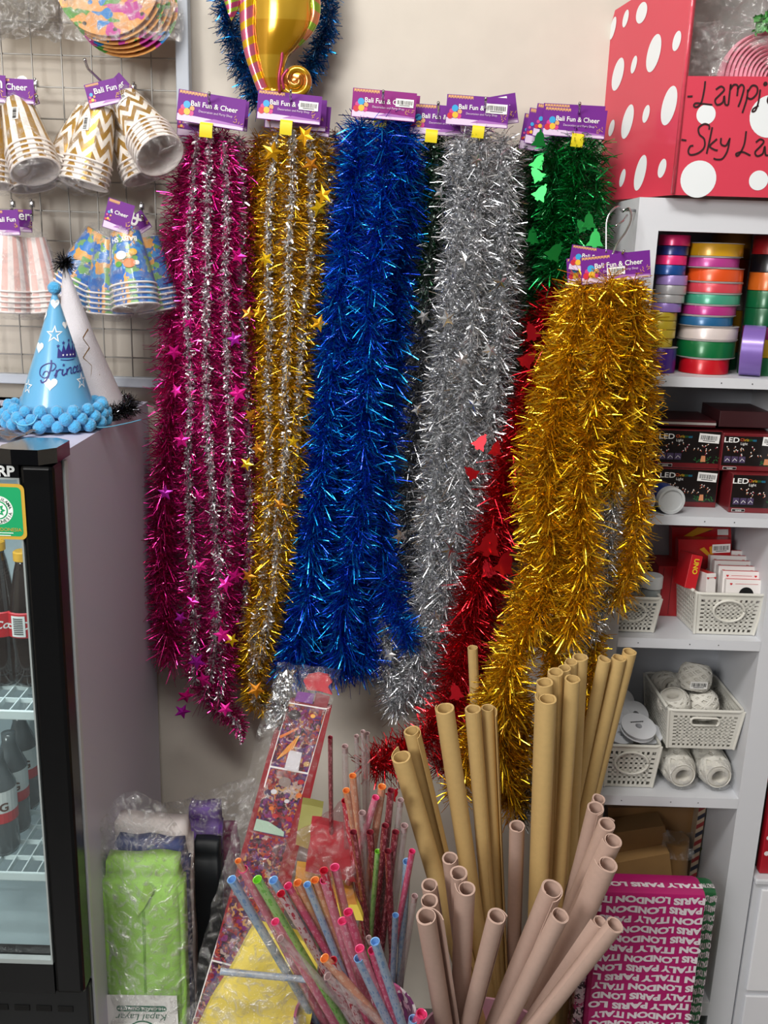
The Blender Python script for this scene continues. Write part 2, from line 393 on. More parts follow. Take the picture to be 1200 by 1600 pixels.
M = frame((nx0 + .10, YF + .0115, zl + .09))
for i in range(7):
    for j in range(10):
        if (i * 3 + j * 5) % 3: b.disc((-.08 + i * .022 + (j % 2) * .01, -.078 + j * .0165), .005, M, 2, 8, off=.0004)
b.build('gift_bag_stack', [mat('#17130f', .4), mat('#a81525', .4), mat('#e8dede', .5)], None, label='red, black and white patterned bags on the drawer cabinet at right edge', cat='bags')

# ================================================================ WIRE GRID PANEL (left)
YG = -.03
WIRE = mat('#96948f', .45, .3); GFR = mat('#b3bac4', .45)
xr = P(286, 60, YG).x; zb = P(250, 598, YG).z; ztop = 2.35; xl = -.98
gp = thing('wire_grid_panel', 'white wire grid display panel with grey-blue frame hung on the wall at upper left', 'display panel', ((xl + xr) / 2, YG, zb))
b = MB(); b.box((xr - .011, YG - .012, zb), (xr + .011, YG + .012, ztop), bev=.002); b.box((xl, YG - .009, zb - .009), (xr - .011, YG + .009, zb + .009), bev=.002)
b.box((xl - .011, YG - .012, zb), (xl + .011, YG + .012, ztop), bev=.002); b.box((xl, YG - .009, ztop - .009), (xr - .011, YG + .009, ztop + .009), bev=.002)
b.build('panel_frame', GFR, gp)
b = MB(); x = P(235, 60, YG).x
wx = []
while x > xl: wx.append(x); b.tube([(x, YG, zb), (x, YG, ztop)], .0013, 6); x -= .0496
z = P(100, 86, YG).z; wz = []
zz = z + .0496 * 8
while zz > zb + .01: b.tube([(xl, YG + .003, zz), (xr - .008, YG + .003, zz)], .0013, 6); wz.append(zz); zz -= .0496
b.build('wire_mesh', WIRE, gp)

def grid_hook(u, v, pts, label):
    b = MB(); p0 = P(u, v, YG - .003)
    path = [p0 + Vector((0, 0, .012)), p0] + [P(*q) for q in pts]
    b.tube(catmull(path, 5), .0021, 8)
    e = path[-1]; d = (path[-1] - path[-2]).normalized(); b.tube([e - d * .004, e], .0027, 8)
    b.box((p0.x - .004, YG - .004, p0.z - .002), (p0.x + .004, YG + .004, p0.z + .009), bev=.001)
    b.build('grid_hook', CHROME, None, True, label, 'hook', 'chrome hooks on the wire grid')
grid_hook(183, 150, [(170, 138, -.06), (142, 112, -.13), (137, 106, -.14), (132, 92, -.15)], 'chrome hook with upturned tip above the chevron cup packs at the centre of the grid')
grid_hook(55, 134, [(56, 142, -.05), (57, 160, -.11), (57, 150, -.13)], 'chrome grid hook behind the gold-striped cup pack')
grid_hook(209, 140, [(210, 146, -.05), (210, 156, -.11), (209, 148, -.125)], 'chrome grid hook holding the front-right chevron cup pack')
grid_hook(187, 342, [(184, 338, -.06), (177, 333, -.11), (173, 318, -.13)], 'chrome hook tip poking through the header of the front sea-print cup pack')
grid_hook(221, 326, [(222, 332, -.05), (223, 343, -.11), (222, 337, -.125)], 'chrome grid hook at the right of the sea-print cup packs')
grid_hook(19, 322, [(19, 326, -.05), (19, 336, -.11), (18, 328, -.125)], 'leftmost lower grid hook, over the pink-striped cups')
grid_hook(49, 322, [(50, 328, -.05), (50, 345, -.11), (49, 336, -.125)], 'chrome grid hook right of the pink-striped cup packs')

# ================================================================ HEADER CARDS
PUR = mat('#6e2488', .5, spec=.3); PUR2 = mat('#8a1f78', .5, spec=.3); PAL = mat('#dcc6e0', .5); LIL = mat('#a96cb8', .4)
TAN = mat('#d8a268', .5); HB = mat('#3aa0d6', .4); HY = mat('#e8b63a', .4); HP = mat('#cf3f86', .4); HR = mat('#c9303f', .4); YEL = mat('#e3cf1e', .5)
CARDM = [PUR, PAPERW, PAL, TAN, HB, HY, HP, HR, LIL, BLACK]
def barcode(b, M, wd, ht, mi_w, mi_b, off=.0006, seed=1):
    b.poly([(-wd / 2, -ht / 2), (wd / 2, -ht / 2), (wd / 2, ht / 2), (-wd / 2, ht / 2)], M, mi_w, off)
    r = random.Random(seed); x = -wd * .42
    while x < wd * .4:
        k = r.choice((.012, .02, .034)) * wd; b.poly([(x, -ht * .2), (x + k, -ht * .2), (x + k, ht * .3), (x, ht * .3)], M, mi_b, off + .0003); x += k + r.choice((.014, .024, .03)) * wd
    b.poly([(-wd * .3, -ht * .34), (wd * .3, -ht * .34), (wd * .3, -ht * .27), (-wd * .3, -ht * .27)], M, mi_b, off + .0003)
def card(parent, u, v, Y, wpx, hpx, deg=0, yaw=0, front=True, bc=None, purple=PUR, text='Bali Fun & Cheer', yellow=True, tdx=0.04, back=0):
    s = SC(u, v, Y); W, H = wpx / s, hpx / s
    M = Matrix.Translation(P(u, v, Y)) @ Matrix.Rotation(radians(yaw), 4, 'Z') @ Matrix.Rotation(radians(deg - 1.8), 4, 'Y') @ frame((0, 0, 0))
    b = MB(); w2, h2 = W / 2, H / 2
    b.box((-w2, -h2, -.0008), (w2, h2, 0), 0, M)
    if front:
        o = .0003
        b.poly([(-w2 + .001, -h2 + .0008), (w2 - .001, -h2 + .0008), (w2 - .001, -h2 + H * .10), (W * .05, -h2 + H * .2), (-w2 + .001, -h2 + H * .24)], M, 2, o)
        b.poly([(-W * .1, -h2 + H * .11), (w2 - .001, -h2 + H * .12), (w2 - .001, -h2 + H * .15), (W * .05, -h2 + H * .22)], M, 8, o * 2)
        for k in range(9):
            x = -w2 + .002 + k * W * .045; b.poly([(x, h2 - .001), (x, h2 - H * .13 - k * .0001), (x + W * .019, h2 - H * .085), (x + W * .038, h2 - H * .13), (x + W * .038, h2 - .001)], M, 3, o)
        for cx, cy, rr, mi in ((-.41, -.05, .05, 6), (-.36, .05, .065, 4), (-.43, -.2, .06, 7), (-.35, -.17, .06, 5), (-.28, -.05, .045, 3), (-.29, -.2, .05, 6)):
            b.disc((cx * W, cy * H), rr * W * .8, M, mi, 12, off=o * (2 + (mi % 3)))
        V, F = textmesh(text, .012); wt = max(q[0] for q in V) * 2
        b.text(text, M @ Matrix.Translation((W * tdx, H * .04, 0)), W * .70 / wt, 1, .012, o * 3)
        if text == 'Bali Fun & Cheer':
            V, F = textmesh('Decoration and Party Shop'); wt = max(q[0] for q in V) * 2
            b.text('Decoration and Party Shop', M @ Matrix.Translation((W * (tdx + .03), -H * .13, 0)), W * .50 / wt, 2, 0, o * 3)
        r = random.Random(int(u * 7 + v))
        for k in range(7):
            x, y, a = w2 * r.uniform(.7, .93), -h2 * r.uniform(.15, .62), r.uniform(0, 3)
            b.stroke([(x, y), (x + .004 * cos(a), y + .004 * sin(a))], .0007, M, 3, o * 3)
    c = b.build('header_card', [purple] + CARDM[1:], parent)
    if bc:
        q = MB(); barcode(q, M @ Matrix.Translation((bc[0] * W, bc[1] * H, 0)) @ Matrix.Rotation(radians(bc[3] if len(bc) > 3 else 0), 4, 'Z'), bc[2] * W, bc[2] * W * .42, 0, 1, .0012, int(u)); q.build('barcode_sticker', [PAPERW, BLACK], c)
    return M, W, H

# ================================================================ CUP PACKS
def cup_mesh(pattern, Hc=.086, r0=.024, r1=.0375):
    b = MB(); prof = [(0, 0), (r0, 0), (r1, -Hc), (r1 + .0016, -Hc - .0002), (r1 + .0022, -Hc - .0018), (r1 + .0010, -Hc - .0032), (r1 - .0012, -Hc - .0022), (r1 - .001, -Hc), (r0 - .001, -.006), (0, -.006)]
    V = []; uv = []; F = []; mi = []; n = 28
    for i in range(n + 1):
        a = 2 * pi * i / n
        for j, (r, z) in enumerate(prof): V.append((r * cos(a), r * sin(a), z)); uv.append((i / n, -z / Hc))
    k = len(prof)
    for i in range(n):
        for j in range(k - 1): F.append((i * k + j, i * k + j + 1, (i + 1) * k + j + 1, (i + 1) * k + j)); mi.append(0 if j == 1 else 1)
    b.add(V, F, mi, None, uv); o = b.build('tmpcup', [pattern, CUPW], None, 40, org=(0, 0, 0)); me = o.data; bpy.data.objects.remove(o); return me
CUPW = mat('#ece4e0', .5)
GOLD = '#b98d33'
CUPS = {'stripe': cup_mesh(uvpattern('gold_striped_paper', '#efe8df', GOLD, 'stripe', 10, 1, .35, .5)),
        'chevron': cup_mesh(uvpattern('gold_chevron_paper', '#efe8df', GOLD, 'chevron', 8, 3.2, .35, .5)),
        'pink': cup_mesh(uvpattern('pink_striped_paper', '#efe4e0', '#e3b6ae', 'stripe', 11, 1, .4)),
        'sea': cup_mesh(blotch('sea_print_paper', ['#2a78c4', '#2468b8', '#3b8ed0', '#2a78c4', '#dfa04c', '#1f60b0', '#2f6fc0', '#2c74c0', '#6fa45a'], 60, .35, .3))}
RIMD = {'sea': '#2a4c74', 'chevron': '#a98a55', 'stripe': '#a98a55', 'pink': '#cf9a90'}
def cup_pack(kind, ut, vt, ub, vb, Yt, Yb, n, label, hd=None, bc=None, group=None):
    top = P(ut, vt, Yt); bot = P(ub, vb, Yb); ax = (top - bot).normalized()
    root = thing('paper_cup_pack', label, 'paper cups', tuple(top), group)
    F = axisframe(top, ax, (0, -1, 0)); step = (.0085)
    for k in range(n):
        c = bpy.data.objects.new('paper_cup', CUPS[kind]); COL.objects.link(c); c.parent = root
        Mx = F @ Matrix.Translation((0, 0, -k * step)) @ Matrix.Rotation(.35 + k * .0, 4, 'Z')
        Mx.translation = Mx.translation - top; c.matrix_local = Mx; ORG[c.name] = top
    b = MB(); L = .086 + step * (n - 1)
    prof = [(.004, .03), (.012, .016), (.026, .006), (.030, -.02), (.040, -L + .02), (.043, -L + .004), (.043, -L - .004), (.030, -L - .014), (.0, -L - .010)]
    V = []; Fc = []; nn = 26
    for i in range(nn):
        a = 2 * pi * i / nn
        for j, (r, z) in enumerate(prof):
            q = F @ Vector((r * cos(a), r * sin(a), z)); wob = noise.noise(q * 70) * .003; V.append(q + (F.to_3x3() @ Vector((cos(a), sin(a), 0))) * wob)
    kk = len(prof)
    for i in range(nn):
        for j in range(kk - 1): Fc.append((i * kk + j, i * kk + j + 1, ((i + 1) % nn) * kk + j + 1, ((i + 1) % nn) * kk + j))
    b.add(V, Fc); b.build('plastic_bag', FILM, root, True)
    if bc:
        # sticker wrapped on the cup wall
        a0, zz, wd, ht, rot = bc; q = MB()
        def fn(x, y, o):
            x2, y2 = x * cos(rot) - y * sin(rot), x * sin(rot) + y * cos(rot); z = zz + y2; r = .024 + (.0135) * (-z / .086) + .0016 + o
            a = a0 + x2 / r; return F @ Vector((r * cos(a), r * sin(a), z))
        def rect(x0, y0, x1, y1, mi, o):
            kx = 4; pts = [fn(x0 + (x1 - x0) * i / kx, yy, o) for yy in (y0, y1) for i in range(kx + 1)]
            q.add(pts, [(i, i + 1, kx + 2 + i, kx + 1 + i) for i in range(kx)], mi)
        rect(-wd / 2, -ht / 2, wd / 2, ht / 2, 0, 0); r = random.Random(int(ut)); x = -wd * .42
        while x < wd * .38:
            k = r.choice((.02, .035, .05)) * wd; rect(x, -ht * .2, x + k, ht * .35, 1, .0004); x += k + r.choice((.025, .04)) * wd
        q.build('barcode_sticker', [PAPERW, BLACK], root)
    if hd:
        for h in hd: card(root, *h[:6], **(h[6] if len(h) > 6 else {}))
    return root, F
cup_pack('stripe', -12, 168, -14, 262, -.085, -.10, 5, 'gold striped paper cups cut off by the left edge of the photo', [(-14, 138, -.13, 46, 40, 4, dict(text='Fun', yellow=False))])
cup_pack('stripe', 24, 175, 50, 282, -.062, -.075, 5, 'pack of gold striped paper cups tucked behind another striped pack on the grid', [(40, 150, -.075, 34, 34, -18, dict(text='n'))])
cup_pack('stripe', 26, 163, 54, 262, -.105, -.15, 5, 'bagged gold and white striped paper cups with white barcode, front pack at upper left', [(20, 142, -.125, 66, 36, 3, dict(text='& Cheer', tdx=0))], (.15, -.036, .023, .011, 1.35))
cup_pack('chevron', 143, 175, 112, 246, -.062, -.07, 5, 'gold chevron paper cups half hidden behind the left-leaning chevron pack', [(185, 145, -.08, 44, 40, -42, dict(text='Cheer'))])
cup_pack('chevron', 157, 169, 135, 268, -.105, -.12, 5, 'left-leaning bag of gold chevron paper cups with a barcode, at centre of grid', [(161, 146, -.135, 52, 36, -12, dict(text='Bali Fun', tdx=.1))], (-.25, -.034, .023, .011, 1.75))
cup_pack('chevron', 187, 172, 228, 277, -.062, -.075, 4, 'gold chevron paper cups hanging lower, behind the right-leaning chevron pack', None, (-.9, -.045, .024, .01, 1.45))
cup_pack('chevron', 198, 158, 246, 236, -.10, -.165, 6, 'right-leaning bag of gold chevron paper cups showing the cup opening', None, (-.1, -.02, .026, .012, .1))
cup_pack('pink', 48, 372, 62, 468, -.085, -.085, 5, 'pink striped paper cups with a barcode, right pack of the pink pair', [(37, 345, -.09, 26, 34, 4, dict(text='er')) ], (-.35, -.03, .025, .011, 1.35))
cup_pack('pink', 12, 368, 13, 472, -.12, -.12, 5, 'pink striped paper cups at the left edge, left pack of the pink pair', [(8, 348, -.14, 44, 38, -1, dict(text='Bali Fun'))])
cup_pack('sea', 158, 365, 128, 424, -.062, -.068, 5, 'blue sea-print paper cups tilted left, leftmost of the four sea-print packs')
cup_pack('sea', 172, 374, 172, 468, -.085, -.085, 5, 'blue sea-print paper cups just left of and behind the front sea-print pack')
cup_pack('sea', 226, 372, 246, 462, -.06, -.06, 5, 'blue sea-print paper cups at the right, next to the magenta tinsel', [(216, 350, -.075, 32, 30, -32, dict(text='&', tdx=0))])
root, F = cup_pack('sea', 196, 364, 210, 460, -.125, -.145, 5, 'front bag of blue sea-print paper cups reading BABY SH upside down', [(185, 338, -.15, 42, 46, 18, dict(text='& Cheer', tdx=0))], (-1.0, -.03, .026, .010, 1.57))
q = MB()
def onc(x, y, o):
    z = -.009 - y * -1.0; z = -.012 + y; r = .024 + .0135 * (-z / .086) + .0013 + o; a = .12 + x / r; return F @ Vector((r * cos(a), r * sin(a), z))
q.text('BABY SH', None, .0115, 0, .03, .0004, fn=lambda x, y, o: onc(-x, -y, o)); q.build('lettering', [PAPERW], root)
q = MB()
for (x, y, r, mi) in ((-.008, -.03, .009, 0), (.012, -.026, .007, 1), (.004, -.044, .010, 2), (-.014, -.044, .006, 3), (.016, -.044, .005, 0)):
    V = [onc(x + r * cos(2 * pi * k / 14), y + r * .8 * sin(2 * pi * k / 14), .0002) for k in range(14)]; q.add(V, [tuple(range(14))], mi)
q.build('printed_blobs', [mat('#e8e4e0', .4), mat('#e2b03a', .4), mat('#d5763a', .4), mat('#5f9e4a', .4)], root)

# paper plates in a bag, top left
pc = P(170, -22, -.10); s0 = SC(170, -22, -.1)
pl = thing('paper_plate_pack', 'bagged stack of round orange sea-print paper plates at the top of the grid', 'paper plates', tuple(pc))
SAND = blotch('sand_and_sea_print', ['#e0a25e', '#d9985a', '#e4ab68', '#dd9f5c', '#2f7fc4', '#5a9a44', '#dd9f5c', '#c0469a'], 42, .35, .4)
for k in range(6):
    R = .080; M = Matrix.Translation(pc + Vector((.004 * k, .008 * k, -.0062 * k))) @ Matrix.Rotation(radians(78 - k * 2), 4, 'X') @ Matrix.Rotation(.3 * k, 4, 'Z')
    b = MB(); b.lathe([(0, 0), (.055, 0), (.062, .004), (R, .010), (R + .0006, .0092), (.063, .0028), (.055, -.001), (0, -.001)], M, 40)
    for t in range(9): b.disc((.071 * cos(t * .7), .071 * sin(t * .7)), .0035, M, 1, 10, off=.0078)
    b.build('paper_plate', [SAND, mat('#3a2a22', .5)], pl, 40)
b = MB(); 
def bagfn(u0, v0, u1, v1, Y, amp, sc_=30, curve=.0):
    def fn(a, c):
        u = u0 + (u1 - u0) * a; v = v0 + (v1 - v0) * c; y = Y - curve * (1 - (2 * a - 1) ** 2); p = P(u, v, y)
        nz = noise.noise_vector(p * sc_); return p + Vector((nz.x * amp * .5, nz.y * amp, nz.z * amp * .5))
    return fn
b.sheet(bagfn(96, -60, 284, 62, -.125, .012, 28, .03), 34, 24); b.build('plastic_bag', FILM2, pl, True)
b = MB(); b.sheet(bagfn(-40, -60, 98, 60, -.075, .02, 40, .02), 34, 26); b.sheet(bagfn(-40, -60, 92, 48, -.05, .02, 30, .01), 24, 16)
b.build('empty_plastic_bag', film('grey_wrinkled_film', '#d2cfcb', .15, .75, 70), None, True, 'crinkled clear plastic bags hanging at the top left corner of the grid', 'plastic bag')

# ================================================================ FRIDGE
FX1 = P(235, 625, 0).x; FZT = P(235, 625, 0).z; FYF = -.49; FX0 = FX1 - .60
fr = thing('display_fridge', 'grey display fridge with black framed glass door at the left', 'fridge', ((FX0 + FX1) / 2, -.27, 0))
BODY = mat('#cbc8dc', .42, spec=.4, key='fridge_enamel'); LINER = mat('#b4c0c4', .4); BLK = mat('#08090b', .25, spec=.35)
b = MB(); T = .035
b.box((FX1 - T, FYF, .03), (FX1, -.02, FZT)); b.box((FX0, FYF, .03), (FX0 + T, -.02, FZT))
b.box((FX0 + T, -.055, .03), (FX1 - T, -.02, FZT)); b.box((FX0 + T, FYF, FZT - .035), (FX1 - T, -.02, FZT)); b.box((FX0 + T, FYF + .03, .03), (FX1 - T, -.02, .20))
b.build('cabinet_body', BODY, fr)
b = MB(); b.box((FX1 - .0, FYF - .004, .03), (FX1 + .004, FYF + .008, FZT - .01), bev=.001); b.build('edge_trim', mat('#c9ced3', .35), fr)
zsh = [P(20, 1110, FYF + .03).z, P(20, 1362, FYF + .03).z]; zfl = P(20, 1490, FYF + .03).z
b = MB(); e = .001
b.box((FX1 - T - .004, FYF + .01, zfl), (FX1 - T - e, -.057, FZT - .04)); b.box((FX0 + T + e, FYF + .01, zfl), (FX0 + T + .004, -.057, FZT - .04))
b.box((FX0 + T + .004, -.062, zfl), (FX1 - T - .004, -.057, FZT - .04)); b.box((FX0 + T + .001, FYF + .012, zfl - .012), (FX1 - T - .001, -.057, zfl)); b.build('liner', LINER, fr)
SHW = mat('#dfe9ea', .25, spec=.6)
for zz in zsh:
    b = MB(); y0, y1 = FYF + .03, -.075; x0, x1 = FX0 + T + .006, FX1 - T - .006
    b.box((x0, y0 - .004, zz - .014), (x1, y0, zz + .002), bev=.002)
    n = 22
    for i in range(n + 1): xx = x0 + (x1 - x0) * i / n; b.box((xx - .001, y0, zz - .010), (xx + .001, y1, zz))
    for j in range(9): yy = y0 + (y1 - y0) * (j + 1) / 9; b.box((x0, yy - .0015, zz - .008), (x1, yy + .0015, zz - .001))
    b.build('fridge_shelf', SHW, fr)
# door
DY0, DY1 = FYF - .045, FYF - .004; dx1 = FX1 + .002; st = .045
zdt = FZT - .008; gz1 = P(30, 747, DY0).z; gz0 = P(60, 1506, DY0).z; db = P(60, 1552, DY0).z
door = MB(); door.box((dx1 - st, DY0, db), (dx1, DY1, zdt), 0, bev=.006); door.box((FX0, DY0, db), (FX0 + st, DY1, zdt), 0, bev=.006)
door.box((FX0 + st, DY0, gz1), (dx1 - st, DY1, zdt), 0); door.box((FX0 + st, DY0, db), (dx1 - st, DY1, gz0), 0)
dr = door.build('door', [BLK], fr, label='black framed glass door')
b = MB(); gl = .0025
for a in ((dx1 - st - gl, gz0, dx1 - st, gz1), (FX0 + st, gz1 - gl, dx1 - st - gl, gz1), (FX0 + st, gz0, dx1 - st - gl, gz0 + gl * 3)): b.box((a[0], DY0 - .0006, a[1]), (a[2], DY0 + .01, a[3]))
b.build('glass_trim', mat('#aeb8b8', .3, .3), dr)
GLASS = film('fridge_door_glass', '#e6efef', .06, .10, 3, .03)
b = MB(); b.add([(FX0 + st, DY0 + .012, gz0), (dx1 - st, DY0 + .012, gz0), (dx1 - st, DY0 + .012, gz1), (FX0 + st, DY0 + .012, gz1)], [(0, 1, 2, 3)]); b.build('glass_pane', GLASS, dr)
b = MB(); M = frame(P(-13, 743, DY0 - .001)); b.text('SHARP', M, .0195, 0, .035, .0006, sx=1.05); b.build('brand_lettering', mat('#e9eeee', .4), dr)
b = MB(); hx = dx1 - .065
b.slab([(hx, DY0 - .012), (hx + .018, DY0 - .018), (dx1 - .012, DY0 - .018), (dx1 + .006, DY0 + .002), (dx1 + .006, DY1 + .012), (dx1 - .016, DY1 + .028), (hx + .01, DY1 + .022), (hx - .004, DY0 + .01)], Matrix.Translation((0, 0, zdt + .004)), .020)
b.build('hinge_cap', mat('#08090b', .12, coat=.8), fr)
b = MB(); b.box((FX0, DY0 - .002, zdt - .005), (hx - .006, DY0 + .03, zdt + .012), bev=.004); b.build('top_trim', mat('#9aa0a0', .3, alpha=.75), fr)
# base grille
b = MB(); b.box((FX0, FYF - .02, .03), (FX1, FYF + .02, db - .008), 0, bev=.004)
for k in range(14): b.box((FX1 - .05 - k * .034, FYF - .0215, db - .055), (FX1 - .026 - k * .034, FYF - .0195, db - .045), 1, bev=.0005)
b.build('base_grille', [mat('#17191b', .45), mat('#010101', .8)], fr)
for q in ((FX0 + .04, FYF + .04), (FX1 - .04, FYF + .04), (FX0 + .04, -.06), (FX1 - .04, -.06)):
    b = MB(); b.lathe([(0, 0), (.018, 0), (.018, .03), (0, .03)], Matrix.Translation((q[0], q[1], 0)), 14); b.build('foot', BLK, fr, 40)
l = area('fridge_lamp', (FX1 - .28, FYF + .03, FZT - .05), (FX1 - .28, -.25, .6), .4, .03, 1.3, (.88, .97, 1)); 
# halal sticker on the glass
c = P(-2, 799, DY0 - .002); s = SC(-2, 799, DY0); M = frame(c)
def rrect(w, h, r, n=5):
    out = []
    for cx, cy, a0 in ((w - r, h - r, 0), (-w + r, h - r, 90), (-w + r, -h + r, 180), (w - r, -h + r, 270)):
        for k in range(n + 1): a = radians(a0 + 90 * k / n); out.append((cx + r * cos(a), cy + r * sin(a)))
    return out
b = MB(); w_, h_ = 42 / s, 45 / s
b.poly(rrect(w_, h_, .008), M, 0, .0002); b.poly(rrect(w_ - .0045, h_ - .0045, .006), M, 1, .0005)
b.disc((0, .002), 23 / s, M, 2, 36, off=.0008); b.disc((0, .002), 15 / s, M, 1, 30, off=.0011); b.disc((0, .002), 13 / s, M, 2, 30, off=.0014)
b.poly(star_pts(11.5 / s, .6, 8), M @ Matrix.Translation((0, .002, 0)), 1, .0017); b.poly(star_pts(6 / s, .6, 8), M @ Matrix.Translation((0, .002, 0)), 2, .0019)
for t, a0, da, inward in (('MAJELIS ULAMA', 195, -15, True), ('INDONESIA', 232, 14, False)):
    for i, ch in enumerate(t):
        if ch == ' ': continue
        a = radians(a0 + da * i); R = 19 / s; rot = a - pi / 2 if inward else a + pi / 2
        b.text(ch, M @ Matrix.Translation((R * cos(a), R * sin(a) + .002, 0)) @ Matrix.Rotation(rot, 4, 'Z') @ Matrix.Translation((0, -.0022, 0)), .0062, 3, .01, .0013)
b.text('HALAL INDONESIA', M @ Matrix.Translation((0, -h_ * .70, 0)), .0068, 0, 0, .001)
for k in (0, 1): b.poly([(-w_ * .7, -h_ * (.78 + .09 * k)), (w_ * (.5 - .1 * k), -h_ * (.78 + .09 * k)), (w_ * (.5 - .1 * k), -h_ * (.75 + .09 * k)), (-w_ * .7, -h_ * (.75 + .09 * k))], M, 2, .001)
b.build('halal_sticker', [mat('#c9a23a', .4), mat('#0fa063', .4), mat('#eef3ee', .5), mat('#1c4a36', .5)], dr, label='green square sticker with gold border')
# bottles
COLA = mat('#1a0d08', .08, coat=.6); CAPG = mat('#c9962c', .4); LABR = mat('#c51f2a', .4)
def cola(u, v, vtop, label):
    p = P(u, v, -.36); base = Vector((p.x, -.36, zsh[0])); H = P(u, vtop, -.36).z - zsh[0]; r = .029
    t = thing('cola_bottle', label, 'bottle', tuple(base), 'cola bottles on the top fridge shelf'); M = Matrix.Translation(base)
    b = MB(); b.lathe([(0, .002), (r * .7, 0), (r * .95, .01), (r, .03), (r * .93, .06), (r, .085), (r, .115), (r * .82, .135), (r * .5, H - .03), (.0115, H - .018), (.0115, H - .012), (0, H - .012)], M, 24); b.build('bottle', COLA, t, True)
    b = MB(); b.lathe([(0, H - .013), (.0138, H - .013), (.0138, H), (.012, H + .0015), (0, H + .0015)], M, 20); b.build('cap', CAPG, t, 40)
    b = MB(); b.lathe([(r * .97, .084), (r + .0009, .086), (r + .0009, .124), (r * .97, .126)], M, 28)
    fn = lambda x, y, o: M @ Vector(((r + .0014 + o) * sin(x / r), -(r + .0014 + o) * cos(x / r), y))
    b.text('Coca-Cola', None, .018, 1, .02, 0, fn=lambda x, y, o: fn(x - .006, y + .10, 0), shear=.25)
    b.build('label', [LABR, PAPERW], t, 40)
    return t, M, r
t, M, r = cola(47, 1040, 862, 'cola bottle with yellow cap and barcode on its red label, nearest the door frame')
q = MB(); fn = lambda x, y, o: M @ Vector(((r + .0022 + o) * sin(x / r), -(r + .0022 + o) * cos(x / r), y))
def crect(q, x0, y0, x1, y1, mi, o):
    k = 5; pts = [fn(x0 + (x1 - x0) * i / k, yy, o) for yy in (y0, y1) for i in range(k + 1)]; q.add(pts, [(i, i + 1, k + 2 + i, k + 1 + i) for i in range(k)], mi)
crect(q, -.012, .088, .008, .122, 0, 0)
for i in range(9): crect(q, -.009, .092 + i * .0031, .005, .0935 + i * .0031, 1, .0005)
q.build('barcode', [PAPERW, BLACK], t)
cola(8, 1040, 846, 'cola bottle with yellow cap and script on its red label, at the left edge')
cola(-38, 1040, 846, 'cola bottle mostly outside the left edge of the photo')
CANG = mat('#5c6265', .2, coat=.5); LABW = mat('#dcdedd', .4)
for i, (u, Y, lab) in enumerate(((3, -.40, 'front drink bottle with NG label at the left edge of the lower fridge shelf'), (24, -.34, 'middle drink bottle with white and red NG label on the lower fridge shelf'), (43, -.27, 'rear drink bottle with red NG label on the lower fridge shelf'), (60, -.21, 'pale drink bottle at the back right of the lower fridge shelf'))):
    x = P(u - 8, 1190, Y).x; M = Matrix.Translation((x, Y, zsh[1])); t = thing('drink_bottle', lab, 'bottle', (x, Y, zsh[1]), 'drink bottles on the lower fridge shelf'); r = .026
    b = MB(); b.lathe([(0, 0), (r * .9, 0), (r, .008), (r, .12), (r * .6, .145), (.011, .16), (.011, .175), (0, .175)], M, 24); b.build('bottle', CANG if i < 3 else mat('#b9c4c6', .3), t, True)
    b = MB(); b.lathe([(r + .0006, .06), (r + .0006, .115)], M, 24, 0); b.lathe([(r + .0009, .06), (r + .0009, .078)], M, 24, 1)
    b.text('KENANG' if 0 else 'NG', None, .02, 2, .02, 0, fn=lambda x_, y_, o: M @ Vector(((r + .0014) * sin((x_ + .008) / r), -(r + .0014) * cos((x_ + .008) / r), y_ + .082)))
    b.build('label', [LABW, mat('#c8444a', .4), mat('#5a3a30', .5)], t)
b = MB(); M = frame(P(20, 683, -.40)); c0 = P(18, 682, -.38)
b.sheet(lambda a, c: Vector((c0.x + (a - .6) * .10, -.42 + (c - .5) * .045 + .01 * a, FZT + .004 + .006 * sin(a * 14) * .5 + .004 * noise.noise(Vector((a * 6, c * 6, 0))) + .004)), 24, 8)
b.build('brown_packet', mat('#8a7468', .2, .6, bump=.5, bscale=90, key='foil_packet'), None, True, 'small shiny brown packet on top of the fridge at the left edge', 'packet')

# ================================================================ PARTY HATS on the fridge
SKY = mat('#63a9d4', .32, coat=.5); NAVY = mat('#2b2a78', .45); POM = mat('#46a6dc', .95, bump=.9, bscale=260, key='blue_pompom_wool', sheen=.5)
YH = -.30; hb = Vector((P(88, 640, YH).x, YH, FZT + .003)); hs = SC(88, 600, YH)
R0 = 66 / hs; zt = P(82, 448, YH).z; HH = zt - hb.z
hat = thing('party_hat', 'blue cone party hat printed Princess with a ring of blue pompoms, on the fridge', 'party hat', tuple(hb))
lean = .008
def cone(x, y, o):
    """x metres round the front, y metres above the base"""
    r = R0 * (1 - y / HH) + .0003 + o; rr = max(r, .002); rm = R0 * (1 - y / HH) + .002
    a = x / max(rm, .004); return hb + Vector((rr * sin(a) + lean * y / HH, -rr * cos(a), y))
b = MB(); b.sheet(lambda a, c: cone((a * 2 - 1) * pi * (R0 * (1 - c * .985) + .002), c * .985 * HH, 0), 48, 20); b.build('hat_cone', SKY, hat, True)
b = MB()
def pr(pts, mi, o=.0006, cx=0, cy=0):
    V = [cone(cx + x, cy + y, o) for x, y in pts]; c = cone(cx, cy, o); n = len(V); b.add([c] + V, [(0, 1 + i, 1 + (i + 1) % n) for i in range(n)], mi)
def cpx(u, v):
    """photo position -> (arc, height) on the front of the cone"""
    y = 0.0
    for _ in range(6):
        r = max(.003, R0 * (1 - y / HH)); p = P(u, v, YH - r * .75); y = p.z - hb.z
    dx = p.x - hb.x - lean * y / HH; return r * math.asin(max(-.98, min(.98, dx / r))), y
